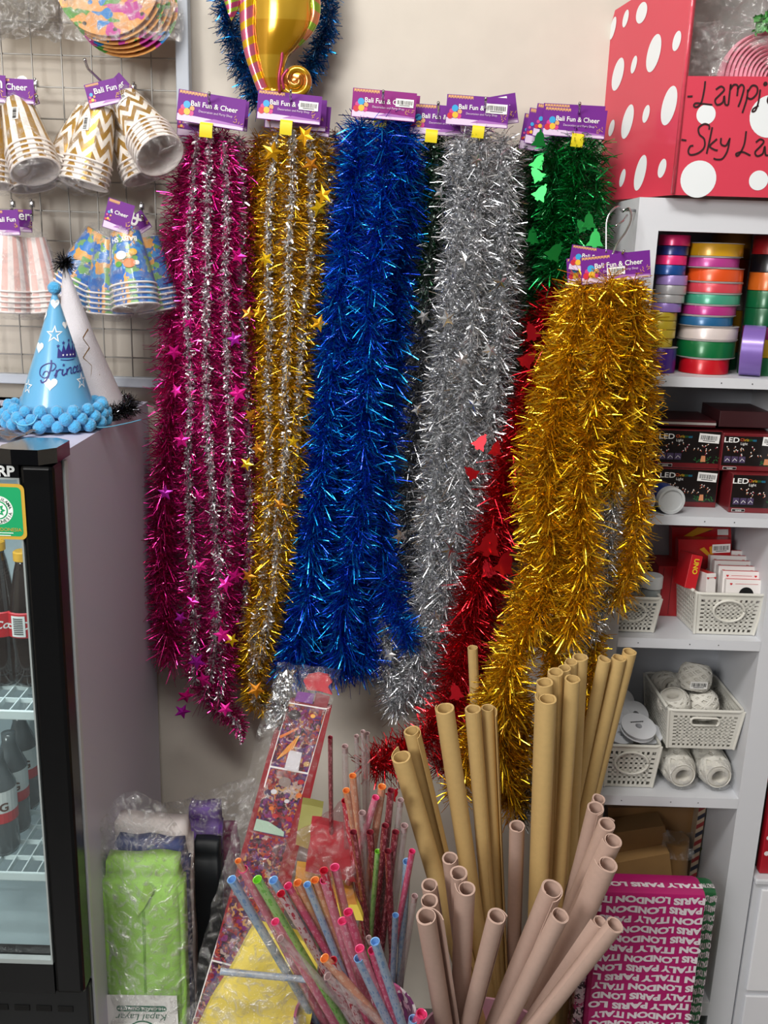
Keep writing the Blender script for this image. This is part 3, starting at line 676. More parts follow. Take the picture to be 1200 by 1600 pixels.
for u, v, s_ in ((62, 542, .0088), (83, 598, .0100), (65, 493, .0078), (87, 474, .0078), (108, 508, .006)): pr(heart_pts(s_), 0, .0008, *cpx(u, v))
def star_line(cx, cy, R):
    pts = star_pts(R); inn = star_pts(R * .72, .36); n = len(pts)
    V = [cone(cx + x, cy + y, .0008) for x, y in pts] + [cone(cx + x, cy + y, .0008) for x, y in inn]; b.add(V, [(i, (i + 1) % n, n + (i + 1) % n, n + i) for i in range(n)], 0)
for u, v, R in ((87, 522, .0135), (43, 604, .0115), (122, 598, .0125)): star_line(*cpx(u, v), R)
kx, ky = cpx(106, 559)
cr = [(-.013, 0), (-.019, .016), (-.0125, .009), (-.0105, .021), (-.0055, .011), (0, .024), (.0055, .011), (.0105, .021), (.0125, .009), (.019, .016), (.013, 0)]
cr = [(x * .92, y * .92) for x, y in cr]
V = [cone(kx + x, ky + y, .0008) for x, y in cr]; V0 = [cone(kx + x, ky, .0008) for x, y in cr]
b.add(V + V0, [(i, i + 1, len(cr) + i + 1, len(cr) + i) for i in range(len(cr) - 1)], 1)
for x, y in ((-.0175, .017), (-.0097, .0215), (0, .0245), (.0097, .0215), (.0175, .017)): pr(star_pts(.0030), 1, .0009, kx + x, ky + y)
for x in (-.009, -.003, .003, .009): pr(star_pts(.0019), 0, .0013, kx + x, ky + .004)
b.stroke([(kx - .0125 + i * .0025, ky - .0025 - .001 * sin(i / 10 * pi)) for i in range(11)], .0011, None, 1, .0008, fn=cone)
px_, py_ = cpx(70, 588); sl = .10
def pen(pts, w, cx, cy, k=.00125): b.stroke([(cx + q[0] * k, cy + q[1] * k + q[0] * k * sl) for q in catmull(pts, 6)], w, None, 1, .0009, fn=cone)
pen([(0, 2), (2, 6), (6, 6), (7, 2), (4, -1), (0, 0), (-4, 4), (-3, 11), (4, 15), (12, 15), (15, 11), (12, 7), (8, 7)], .0014, px_, py_)
pen([(9, 19), (9.5, 12), (8, 4), (5, -4), (0, -6), (-2, -3)], .0022, px_, py_)
pen([(14, 0), (17, 7)], .0012, px_, py_); pen([(16, 7), (16.5, 2), (15.5, -2)], .0021, px_, py_); pen([(16.5, 4), (19, 7), (22, 6.5)], .0017, px_, py_)
pen([(23.5, 7), (23, 2), (25, 0), (27.5, 2)], .0020, px_, py_); pr(star_pts(.0026), 1, .001, px_ + .030, py_ + .0175)
pen([(28.5, 7), (28.5, 0)], .0020, px_, py_); pen([(28.5, 3), (31, 7), (34, 7), (34, 1), (36.5, 1)], .0016, px_, py_)
pen([(42, 6), (39, 7.5), (37, 4), (38.5, .5), (42, 1.5)], .0018, px_, py_); pen([(43, 3), (46, 5), (45.5, 7.5), (43, 6), (43, 2), (46, .5), (49, 2.5)], .0016, px_, py_)
pen([(52, 7), (50, 7), (51, 4), (53, 2), (51, 0), (49.5, .5)], .0016, px_, py_); pen([(57, 7), (55, 7), (56, 4), (58, 2), (56, 0), (54.5, .5)], .0016, px_, py_)
b.build('printed_design', [mat('#e9eef0', .4), NAVY], hat)
def pom(c, r, m_=POM, nm='pompom', par=hat, seed=0):
    bm = bmesh.new(); bmesh.ops.create_icosphere(bm, subdivisions=3, radius=r)
    for q in bm.verts: q.co *= 1 + .10 * noise.noise(q.co * 200 + Vector((seed, 0, 0))) + .07 * noise.noise(q.co * 600)
    bm.verts.index_update(); b = MB(); b.add([tuple(Vector(c) + q.co) for q in bm.verts], [tuple(q.index for q in f.verts) for f in bm.faces]); bm.free(); b.build(nm, m_, par, True)
for row, (rr, zz, n, ph) in enumerate(((R0 + .006, .036 - .018, 18, 0), (R0 + .011, .020 - .008, 19, .17), (R0 + .012, .010, 19, 0.0))):
    rr = (R0 + .004, R0 + .009, R0 + .010)[row]; zz = (.031, .020, .0095)[row]
    for k in range(n):
        a = 2 * pi * (k + ph * 3) / n
        pom(hb + Vector((rr * sin(a), -rr * cos(a), zz + random.uniform(-.001, .001))), random.uniform(.0088, .0104), seed=row * 31 + k)
pom(hb + Vector((lean, 0, HH - .002)), .0098, seed=99)
b = MB(); b.tube(catmull([hb + Vector((-.045, -R0 * .75 - .012, .03)), hb + Vector((-.03, -R0 - .014, .014)), hb + Vector((-.008, -R0 - .018, .016)), hb + Vector((.0, -R0 - .012, .03))], 6), .0010, 6)
b.tube(catmull([hb + Vector((.05, -.045, .012)), hb + Vector((.078, -.03, .004)), hb + Vector((.10, .02, .002)), hb + Vector((.115, .06, .002))], 6), .0009, 6); b.build('elastic_band', mat('#6fc0e6', .4), hat, True)

YW = -.185; wb = Vector((P(140, 612, YW).x, YW, FZT + .002)); wt_ = P(100, 412, -.20)
wh = thing('party_hat', 'white glittery cone party hat with black tinsel trim, leaning behind the blue one', 'party hat', tuple(wb))
axw = (wt_ - wb); LW = axw.length; F = axisframe(wb, axw, (0, -1, 0)); RW = .058
b = MB(); b.lathe([(RW, .012), (RW * .5, LW * .5), (.002, LW)], F, 40); b.build('hat_cone', mat('#dcd8de', .3, .1, bump=.5, bscale=900, key='white_glitter_card'), wh, True)
b = MB(); zz = [(-.9 + i * .23, (.030 if i % 2 else .048) + .038 * sin(i * .75)) for i in range(9)]
fnw = lambda x, y, o: F @ Vector(((RW * (1 - y / LW) + .0012) * cos(x), (RW * (1 - y / LW) + .0012) * sin(x), y))
b.stroke([(x, y) for x, y in ((1.15, .140), (.62, .128), (.84, .112), (.42, .098), (.70, .084), (.52, .062), (.92, .068), (1.15, .048))], .0022, None, 0, 0, fn=lambda x, y, o: F @ Vector(((RW * (1 - y / LW) + .0014) * cos(x), (RW * (1 - y / LW) + .0014) * sin(x), y)))
b.build('gold_outline', mat('#8a6a3a', .4, .5), wh)
TB = [mat('#1b1b1f', .25, .9), mat('#77777c', .2, 1.0)]
ring = [F @ Vector(((RW + .006) * cos(a), (RW + .006) * sin(a), .006)) for a in np.linspace(0, 2 * pi, 40)]
Vt = tinsel_arrays([tuple(p) for p in ring], [.021] * 40, 6500, .0014, ymax=-.04); Vt[:, :, 2] = np.maximum(Vt[:, :, 2], FZT + .001)
build_quads('tinsel_trim', Vt, (RNG.random(len(Vt)) * 2).astype(int), TB, wh)
Vt = tinsel_arrays([tuple(wt_ + Vector((0, 0, -.003))), tuple(wt_ + Vector((.001, 0, .006)))], [.017] * 2, 26000, .0013, lean=.8)
build_quads('tinsel_tuft', Vt, (RNG.random(len(Vt)) * 2).astype(int), TB, wh)

kb = Vector((P(-52, 640, -.30).x, -.30, FZT + .002)); kh = thing('party_hat', 'black and gold banded cone party hat cut by the left edge, on the fridge', 'party hat', tuple(kb))
b = MB(); b.lathe([(.052, .004), (.001, .19)], Matrix.Translation(kb), 36); b.build('hat_cone', uvpattern('black_gold_bands', '#141210', '#b08a20', 'rings', 8, 1, .35), kh, True)
Vt = tinsel_arrays([tuple(kb + Vector((.054 * cos(a), .054 * sin(a), .012))) for a in np.linspace(0, 2 * pi, 30)], [.015] * 30, 5000, .0013); Vt[:, :, 2] = np.maximum(Vt[:, :, 2], FZT + .001)
build_quads('tinsel_trim', Vt, (RNG.random(len(Vt)) * 2).astype(int), TB, kh)

# ================================================================ POLKA DOT BOX on the shelf unit
RED = mat('#cf3b50', .42, coat=.45, key='red_wrapping_paper', bump=.12, bscale=18); DOT = mat('#e2e6e8', .45, coat=.3); MARK = mat('#2a0d12', .5)
A0 = P(936, 314, -.008); A1 = P(1052, 306, -.225)          # left face, back and front bottom corners
zb0 = CTOP + .003; A0 = Vector((A0.x, A0.y, zb0)); A1 = Vector((A1.x, A1.y, zb0))
dL = (A1 - A0); LL = dL.length; dL.normalize(); dR = Vector((-dL.y, dL.x, 0)); dR = dR if dR.x > 0 else -dR
dR = (Vector((1, -.045, 0))).normalized()
HB = .46; WB = .34; HFR = P(1085, 118, A1.y).z - zb0
pb = thing('polka_dot_box', 'red gift-wrapped box with white dots reading Lampion and Sky Lantern, on the shelf unit', 'box', tuple((A0 + A1) / 2 + dR * WB / 2))
ML = frame(A1, -dL, (0, 0, 1))      # x to the back, y up; normal
if (ML.to_3x3() @ Vector((0, 0, 1))).x > 0: ML = frame(A0, dL, (0, 0, 1))
flipL = (ML.translation - A1).length > .01
b = MB(); top = [(0, HB), (LL, HB)]
# left panel, back end of the top edge cut lower as in the torn carton
def lx(t): return t if flipL else LL - t
lin = Matrix.Translation
def lpix(u, v):
    """pixel -> left-panel coords"""
    d = CM @ Vector(((u - 600) / FPX, (800 - v) / FPX, -1)); n = (ML.to_3x3() @ Vector((0, 0, 1))); t = (ML.translation - CP).dot(n) / d.dot(n); q = ML.inverted() @ (CP + d * t); return q.x, q.y
def dots(lst, pixf, M, H):
    for u, v, ru, rv in lst:
        cx, cy = pixf(u, v); ex = abs(pixf(u + ru, v)[0] - cx); ey = abs(pixf(u, v + rv)[1] - cy)
        # exact map of the traced ellipse on to the panel (a round printed dot)
        V = []
        for k in range(28):
            a = 2 * pi * k / 28; q = pixf(u + ru * cos(a) - rv * .22 * sin(a) * (ru / max(ru, rv) < .8), v + rv * sin(a)); V.append(q)
        b.poly(V, M, 1, .0006)
bk = 0 if flipL else LL; fr_ = LL if flipL else 0; ab = [lpix(1016, -70), lpix(986, 0), lpix(961, 16), lpix(950, 58)]
b.slab([(bk, 0), (fr_, 0), (fr_, HB)] + ab, ML @ Matrix.Translation((0, 0, -.004)), .004, 0)
dots([(1003, 20, 8, 17), (978, 29, 4, 14), (958, 44, 4, 18), (1022, 83, 10, 30), (1058, 64, 6, 16), (966, 116, 8, 26), (991, 101, 4, 14), (1046, 165, 11, 31), (981, 190, 8, 27), (1010, 178, 5, 14), (956, 200, 4, 13), (1001, 270, 8, 28), (1035, 263, 6, 15), (973, 278, 4, 14)], lpix, ML, HB)
MF = frame(A1, dR, (0, 0, 1)); b.slab([(0, 0), (WB, -.0), (WB, HFR + .004), (0, HFR - .001)], MF @ Matrix.Translation((0, 0, -.004)), .004, 0)
def fpix(u, v):
    d = CM @ Vector(((u - 600) / FPX, (800 - v) / FPX, -1)); n = (MF.to_3x3() @ Vector((0, 0, 1))); t = (A1 - CP).dot(n) / d.dot(n); q = MF.inverted() @ (CP + d * t); return q.x, q.y
def circ(u, v, r):
    cx, cy = fpix(u, v); rr = abs(fpix(u + r, v)[0] - cx); b.disc((cx, cy), rr, MF, 1, 30, off=.0006)
for q in ((1103, 179, 15), (1091, 280, 28), (1203, 182, 32), (1185, 282, 15), (1290, 240, 28), (1255, 150, 15), (1150, 236, 0)):
    if q[2]: circ(*q)
def penp(pts, wpx=2.6, sc=1):
    q = [fpix(900 + x / 4, y / 4) for x, y in pts]; q = [tuple(a) for a in catmull(q, 5)]; b.stroke(q, wpx / SC(1100, 200, -.22), MF, 2, .0012)
penp([(695, 604), (727, 602)])
penp([(806, 508), (800, 560), (782, 640), (755, 668), (735, 662), (748, 645), (800, 650), (850, 656)])
penp([(872, 560), (905, 540), (925, 560), (900, 590), (868, 625), (880, 655), (915, 640), (925, 600), (930, 650), (950, 658)])
penp([(962, 560), (965, 530), (950, 655)]); penp([(962, 560), (985, 530), (1010, 540), (1005, 600)]); penp([(1006, 560), (1030, 530), (1048, 550), (1030, 620), (1012, 668)])
penp([(1072, 560), (1065, 620), (1038, 706)]); penp([(1070, 575), (1100, 535), (1130, 545), (1128, 585), (1095, 618), (1062, 608)])
penp([(1150, 560), (1138, 640), (1120, 690), (1100, 698), (1108, 680), (1140, 660)]); penp([(1172, 522), (1184, 516), (1190, 526), (1176, 532), (1172, 522)])
penp([(1255, 570), (1215, 585), (1195, 630), (1215, 655), (1255, 640), (1262, 590), (1250, 570)]); penp([(1290, 575), (1285, 650)]); penp([(1290, 595), (1320, 570), (1330, 600), (1325, 650)])
penp([(657, 873), (688, 878)])
penp([(830, 810), (830, 785), (800, 775), (765, 800), (770, 840), (800, 870), (800, 920), (765, 955), (715, 968), (700, 945), (712, 915), (732, 910)])
penp([(850, 795), (835, 870), (815, 960)]); penp([(880, 868), (835, 912), (862, 935), (884, 940)])
penp([(905, 862), (905, 900), (935, 910), (958, 870)]); penp([(960, 862), (945, 940), (915, 990), (880, 997), (858, 990)])
penp([(1062, 820), (1050, 900), (1025, 955), (1005, 975), (1000, 960), (1040, 950), (1088, 972)])
penp([(1122, 890), (1150, 870), (1172, 885), (1150, 915), (1118, 950), (1130, 975), (1165, 960), (1178, 915), (1182, 965), (1200, 972)])
penp([(1235, 880), (1230, 970)]); penp([(1235, 905), (1262, 880), (1275, 910), (1272, 970)])
b.box((0, 0, -LL * .9), (.004, HB * .7, -.004), 0, MF @ Matrix.Translation((WB - .004, 0, 0)))
b.add([(0, .004, -.004), (WB, .004, -.004), (WB + .0, .004, -LL * .85), (0, .004, -LL * .85)], [(0, 1, 2, 3)], 0, MF)
b.build('box_carton', [RED, DOT, MARK], pb, False)
b = MB(); b.tube([A1 + Vector((-.0015, -.0015, .002)), A1 + Vector((-.0015, -.0015, HB))], .003, 8, 0); b.build('taped_edge', mat('#d8485c', .12, coat=.9, bump=.4, bscale=80), pb, True)

# bag with a pink paper lantern inside the box
lc = P(1200, 140, -.165); lt = thing('paper_lantern', 'folded pink pleated paper lantern inside the clear bag in the dotted box', 'paper lantern', tuple(lc))
b = MB(); Mx = Matrix.Translation(lc) @ Matrix.Rotation(radians(78), 4, 'X') @ Matrix.Rotation(.2, 4, 'Y'); R = .085
prof = [(0, .0)] + [(R * (.25 + .75 * k / 22), .010 * (k % 2) + .02 * (1 - (k / 22) ** 2)) for k in range(23)] + [(R * .98, -.01), (0, -.012)]
b.lathe(prof, Mx, 60); b.build('pleated_disc', mat('#e59aac', .6), lt)
b = MB(); b.lathe([(0, .018), (.010, .018), (.010, .022), (0, .022)], Mx, 16); b.build('centre_ring', mat('#b8b8b8', .3, .8), lt, 40)
b = MB(); b.sheet(lambda a, c: P(1080 + 190 * a, 30 + 88 * c, -.20 - .01 * sin(a * 3)) + noise.noise_vector(Vector((a * 8, c * 7, 2))) * .016, 44, 34)
b.sheet(lambda a, c: P(1078 + 200 * a, -40 + 165 * c, -.10) + noise.noise_vector(Vector((a * 7, c * 7, 8))) * .018, 30, 26)
b.build('clear_bag', film('box_bag_film', '#ffffff', .06, .5, 26), None, True, 'crumpled clear plastic bag around the pink lantern in the dotted box', 'plastic bag')
b = MB(); b.sheet(lambda a, c: P(1180 + 50 * a, 15 + 30 * c + 10 * (1 - a), -.19) + noise.noise_vector(Vector((a * 9, c * 9, 5))) * .010, 14, 10)
b.build('green_tissue', mat('#4f9a4a', .6), None, True, 'small green paper item in the clear bag at the top right corner', 'paper')
b = MB(); b.sheet(lambda a, c: P(1078 + 200 * a, -60 + 190 * c, -.075) + noise.noise_vector(Vector((a * 5, c * 5, 1))) * .01, 12, 10)
b.build('folded_lantern_pack', mat('#8d8c88', .5), None, True, 'grey folded pack behind the clear bag in the dotted box', 'packet')

# ================================================================ RIBBON ROLLS
def satin(h):
    return mat(h, .30, .15, coat=.25, key='satin_ribbon_' + h.lstrip('#'), bump=.06, bscale=25)
def ribbon_roll(x, yc, z0, z1, r, col, label, flange=True, group=None):
    t = thing('ribbon_roll', label, 'ribbon', (x, yc, z0), group); M = Matrix.Translation((x, yc, z0)); h = z1 - z0 - .0006
    b = MB(); e = .0012 if flange else 0
    b.lathe([(.012, e), (r - .0015, e), (r - .001, e + .0004), (r - .0012, h - e - .0004), (r - .0015, h - e), (.012, h - e), (.012, e)], M, 40); b.build('ribbon', satin(col), t, 40)
    if flange:
        b = MB(); b.lathe([(.010, 0), (r, 0), (r, e * .7), (.010, e * .7), (.010, 0)], M, 40); b.lathe([(.010, h - e * .7), (r, h - e * .7), (r, h), (.010, h), (.010, h - e * .7)], M, 40)
        b.build('spool', mat('#c9c2c0', .35, alpha=.9), t, 40)
    return t
def zz5(v5, Y, u=1110): return P(u, 340 + v5 / 5, Y).z
YB = -.172
mid = [('#d9a21c', 'golden yellow', 545, 1000, 192, 298), ('#b53c8c', 'magenta', 535, 970, 298, 380), ('#e0521c', 'orange', 550, 1000, 388, 496), ('#d14452', 'coral red', 550, 990, 500, 586), ('#3f9a7c', 'teal green', 540, 975, 588, 676), ('#b32f80', 'purple pink', 520, 945, 678, 762), ('#22608f', 'steel blue', 500, 920, 764, 846), ('#ddd0cc', 'off white', 495, 960, 848, 955), ('#0c6b38', 'dark green', 480, 940, 958, 1100), ('#c21320', 'red', 500, 890, 1102, 1232)]
h = [(m[5] - m[4]) for m in mid]; zt0 = zz5(192, YB); tot = zt0 - Z1; zc = zt0
for i, (c, nm, u0, u1, v0, v1) in enumerate(mid):
    dz = tot * h[i] / sum(h); uc = 960 + (u0 + u1) / 10; r = (u1 - u0) / 10 / SC(uc, 480, -.13)
    x = P(uc, 340 + (v0 + v1) / 10, YB + r).x
    ribbon_roll(x, YB + r, zc - dz, zc, r, c, nm + ' satin ribbon roll, ' + (ORD[i] + ' from the top' if i < 9 else 'bottom one') + ' of the middle ribbon stack', True, 'satin ribbon rolls on the top shelf'); zc -= dz
left = [('#e0266e', 'hot pink', 550, 85), ('#1c2a72', 'navy blue', 543, 72), ('#e0266e', 'hot pink', 536, 75), ('#15488f', 'royal blue', 534, 77), ('#9a80c0', 'lilac', 556, 78), ('#a3a2a4', 'silver grey', 554, 74), ('#a3a2a4', 'silver grey', 545, 66), ('#8f72bb', 'lilac', 527, 72), ('#b8a028', 'olive gold', 500, 68), ('#b8a028', 'olive gold', 499, 70), ('#b8a028', 'olive gold', 498, 70), ('#b8a028', 'olive gold', 482, 70), ('#3c1678', 'deep purple', 522, 215)]
zt0 = zz5(130, YB, 1050); tot = zt0 - Z1; sm = sum(q[3] for q in left); zc = zt0
for i, (c, nm, u1, hh) in enumerate(left):
    dz = tot * hh / sm; r = .026; v = P(1060, 480, YB + r); xr_ = P(960 + u1 / 5, 460 + 2 * i, YB + r).x
    x = max(xr_ - r, CX0 + .036 + r)
    ribbon_roll(x, YB + r, zc - dz, zc, r, c, nm + ' narrow ribbon roll, ' + (ORD[i] + ' from the top' if i < 12 else 'wide bottom one') + ' of the left ribbon stack', i == 12, 'narrow ribbon rolls at the left of the top shelf'); zc -= dz
# back row and right stacks (each on the shelf, bottom roll partly hidden)
def stack(uc, yc, r, items, group, where):
    zc = Z1
    tops = []
    for (c, nm, hgt) in items[::-1]: tops.append((c, nm, zc, zc + hgt)); zc += hgt
    n = len(tops)
    for k, (c, nm, z0, z1) in enumerate(tops):
        x = min(P(uc, 480, yc).x, RX0 - r - .002); i = n - 1 - k
        ribbon_roll(x, yc, z0, z1, r, c, '%s ribbon roll, %s of the stack %s' % (nm, 'top one' if i == 0 else ORD[i] + ' from the top', where), False, group)
stack(1131, -.048, .034, [('#b87a1c', 'ochre', .042), ('#c8441c', 'burnt orange', .045), ('#a8a29a', 'pale grey', .040), ('#c08a1c', 'amber', .036), ('#6b4a1c', 'brown', .036), ('#1e5a3a', 'green', .03)], 'ribbon rolls in the back row', 'behind the middle ribbon stack')
stack(1196, -.125, .033, [('#a01820', 'red', .030), ('#17151a', 'black', .028), ('#c4601c', 'orange', .029), ('#0d5a34', 'dark green', .028), ('#0d5230', 'forest green', .030), ('#8c2a60', 'plum', .020), ('#b8901c', 'gold', .030), ('#0d5a34', 'dark green', .030)], 'ribbon rolls at the right end of the top shelf', 'at the shelf\'s right end')
# lilac roll lying on its rim
r = .041; x = P(1172, 545, -.155).x; t = thing('ribbon_roll', 'wide lilac satin ribbon roll standing on its edge right of the middle ribbon stack', 'ribbon', (x, -.155, Z1))
M = Matrix.Translation((x - .012, -.150, Z1 + r + .0005)) @ Matrix.Rotation(radians(-22), 4, 'Z') @ Matrix.Rotation(radians(90), 4, 'Y')
b = MB(); b.lathe([(.013, 0), (r - .001, 0), (r, .001), (r, .033), (r - .001, .034), (.013, .034), (.013, 0)], M, 44); b.build('ribbon', satin('#8468b8'), t, 40)
b = MB(); b.lathe([(.011, -.001), (.023, -.001), (.023, .0), (.011, .0)], M, 30); b.build('paper_core', mat('#8f8a92', .5, bump=.4, bscale=200), t)

# ================================================================ LED BOXES (second shelf)
DRED = mat('#6e1a20', .35, coat=.3); LBK = mat('#17100f', .3, coat=.4)
def led_box(u0, u1, v0, v1, Y, z0, label, bc=True, depth=.09, yaw=0, redframe=False):
    p0 = P(u0, v1, Y); sc = SC((u0 + u1) / 2, v1, Y); W = (u1 - u0) / sc; H = (P(u0, v0, Y).z - P(u0, v1, Y).z)
    o = Vector((p0.x, Y, z0)); t = thing('led_light_box', label, 'box', tuple(o), 'boxes of LED string lights')
    M = Matrix.Translation(o) @ Matrix.Rotation(radians(yaw), 4, 'Z') @ frame((0, 0, 0))
    b = MB(); b.box((0, 0, -depth), (W, H, 0), 0, M, .0012)
    e = .0016; o_ = .0004
    b.poly([(e, H * .14), (W - e, H * .14), (W - e, H - (e * 3 if redframe else e)), (e, H - (e * 3 if redframe else e))], M, 1, o_)
    b.text('LED', M @ Matrix.Translation((W * .14, H * .76, 0)), H * .19, 2, .015, o_ * 3, sx=1.25)
    Vc, Fc = textmesh('Christmas', .01); xm_ = max(q[0] for q in Vc); b.add([(q[0] * H * .105, q[1] * H * .105, o_ * 3) for q in Vc], Fc, [(3, 6, 4, 5)[min(3, int((Vc[f[0]][0] / xm_ + 1) * 2))] for f in Fc], M @ Matrix.Translation((W * .41, H * .80, 0)))
    b.text('Light', M @ Matrix.Translation((W * .345, H * .70, 0)), H * .095, 2, 0, o_ * 3)
    r = random.Random(int(u0))
    for k in range(26):
        x, y = W * r.uniform(.08, .94), H * r.uniform(.34, .62); a = r.uniform(.6, 2.4); l_ = H * .05
        b.stroke([(x, y), (x + l_ * cos(a), y + l_ * sin(a))], .0011, M, r.choice((3, 7, 7, 8)), o_ * 2); b.disc((x + l_ * cos(a), y + l_ * sin(a)), .0010, M, 2, 6, off=o_ * 3)
    for k in range(30):
        x, y = W * r.uniform(.62, .97), H * r.uniform(.15, .30); a = r.uniform(0, 3); b.stroke([(x, y), (x + .004 * cos(a), y + .003 * sin(a))], .0011, M, 4, o_ * 2)
    b.poly([(W * .70, H * .18), (W * .78, H * .18), (W * .77, H * .34), (W * .71, H * .34)], M, 7, o_ * 3)
    for k in range(3):
        x = W * (.05 + .12 * k); b.poly([(x, H * .22), (x + W * .105, H * .22), (x + W * .105, H * .39), (x, H * .39)], M, 9, o_ * 3); b.stroke([(x + .002, H * .26), (x + W * .05, H * .33), (x + W * .09, H * .27)], .0009, M, 2, o_ * 5)
    b.poly([(W * .05, H * .03), (W * .27, H * .03), (W * .27, H * .105), (W * .05, H * .105)], M, 2, o_); b.poly([(W * .055, H * .038), (W * .265, H * .038), (W * .265, H * .097), (W * .055, H * .097)], M, 1, o_ * 2)
    b.text('24RGBAN' if 0 else 'WARM', M @ Matrix.Translation((W * .16, H * .045, 0)), H * .05, 2, .01, o_ * 3)
    b.build('carton', [DRED, LBK, PAPERW, mat('#c8542a', .4), mat('#2c6a35', .5), mat('#2a7fa0', .4), mat('#c9a42a', .4), mat('#d08a60', .4), mat('#b8304a', .4), mat('#4a3d5c', .4)], t)
    if bc:
        q = MB(); barcode(q, M @ Matrix.Translation((W * .80, H * .80, 0)) @ Matrix.Rotation(-.06, 4, 'Z'), W * .32, H * .23, 0, 1, .0016, int(u0 + v0)); q.build('barcode_sticker', [PAPERW, BLACK], t)
    return M, W, H
h1 = led_box(1026, 1119, 719, 779, -.135, Z2, 'dark LED light box with a barcode, lower left of the four LED boxes')
led_box(1024, 1124, 656, 716, -.135, Z2 + h1[2] + .001, 'dark LED light box with a barcode, upper left of the four LED boxes')
h2 = led_box(1139, 1232, 729, 790, -.165, Z2, 'red-sided LED light box at the front right of the second shelf, lower one', depth=.12)
led_box(1126, 1222, 658, 717, -.145, Z2 + h2[2] + .001, 'red-framed LED light box with Christmas print, upper right of the four LED boxes', depth=.11, redframe=True)
p = P(1030, 636, -.13); q = P(1122, 636, -.13); ztb = Z2 + h1[2] * 2 + .004
b = MB(); b.box((p.x, -.13, ztb), (q.x, -.03, ztb + .012), 0, bev=.001); b.box((p.x, -.1308, ztb + .004), (q.x, -.13, ztb + .008), 1); b.build('flat_box', [mat('#5a1c22', .4), mat('#cfc8c4', .5)], None, label='flat dark red box with a white stripe on the upper left LED box', cat='box')
b = MB(); b.box((P(1126, 640, -.12).x, -.12, Z2 + h2[2] * 2 + .004), (RX0 - .004, -.02, Z2 + h2[2] * 2 + .032), bev=.001); b.build('flat_box', mat('#4a2226', .45), None, label='low dark red box on top of the upper right LED box', cat='box')
def lying_jar(u, v, rpx, col, label):
    p = P(u, v, -.19); r = rpx / SC(u, v, -.19); p = Vector((p.x, -.19, Z2 + r + .0004)); t = thing('plastic_jar', label, 'jar', (p.x, -.15, Z2))
    M = Matrix.Translation(p) @ Matrix.Rotation(radians(-90), 4, 'X') ; M = axisframe(p, (-.10, 1, 0), (0, 0, 1))
    b = MB(); b.lathe([(0, .002), (r * .78, .002), (r * .82, -.001), (r, -.001), (r, .012), (r * .95, .013), (0, .013)], M, 32); b.build('lid', mat('#c9cccd', .35), t, 40)
    b = MB(); b.lathe([(r * .93, .013), (r * .93, .075), (0, .075)], M, 28); b.build('body', col, t, 40)
JB = uvpattern('printed_jar', '#213a80', '#b88a2a', 'rings', 2, 1, .35)
lying_jar(1049, 786, 21.5, JB, 'plastic jar lying with its white lid to the front, on the second shelf')
lying_jar(1004, 787, 20, JB, 'plastic jar lying left of another one, mostly hidden by gold tinsel')

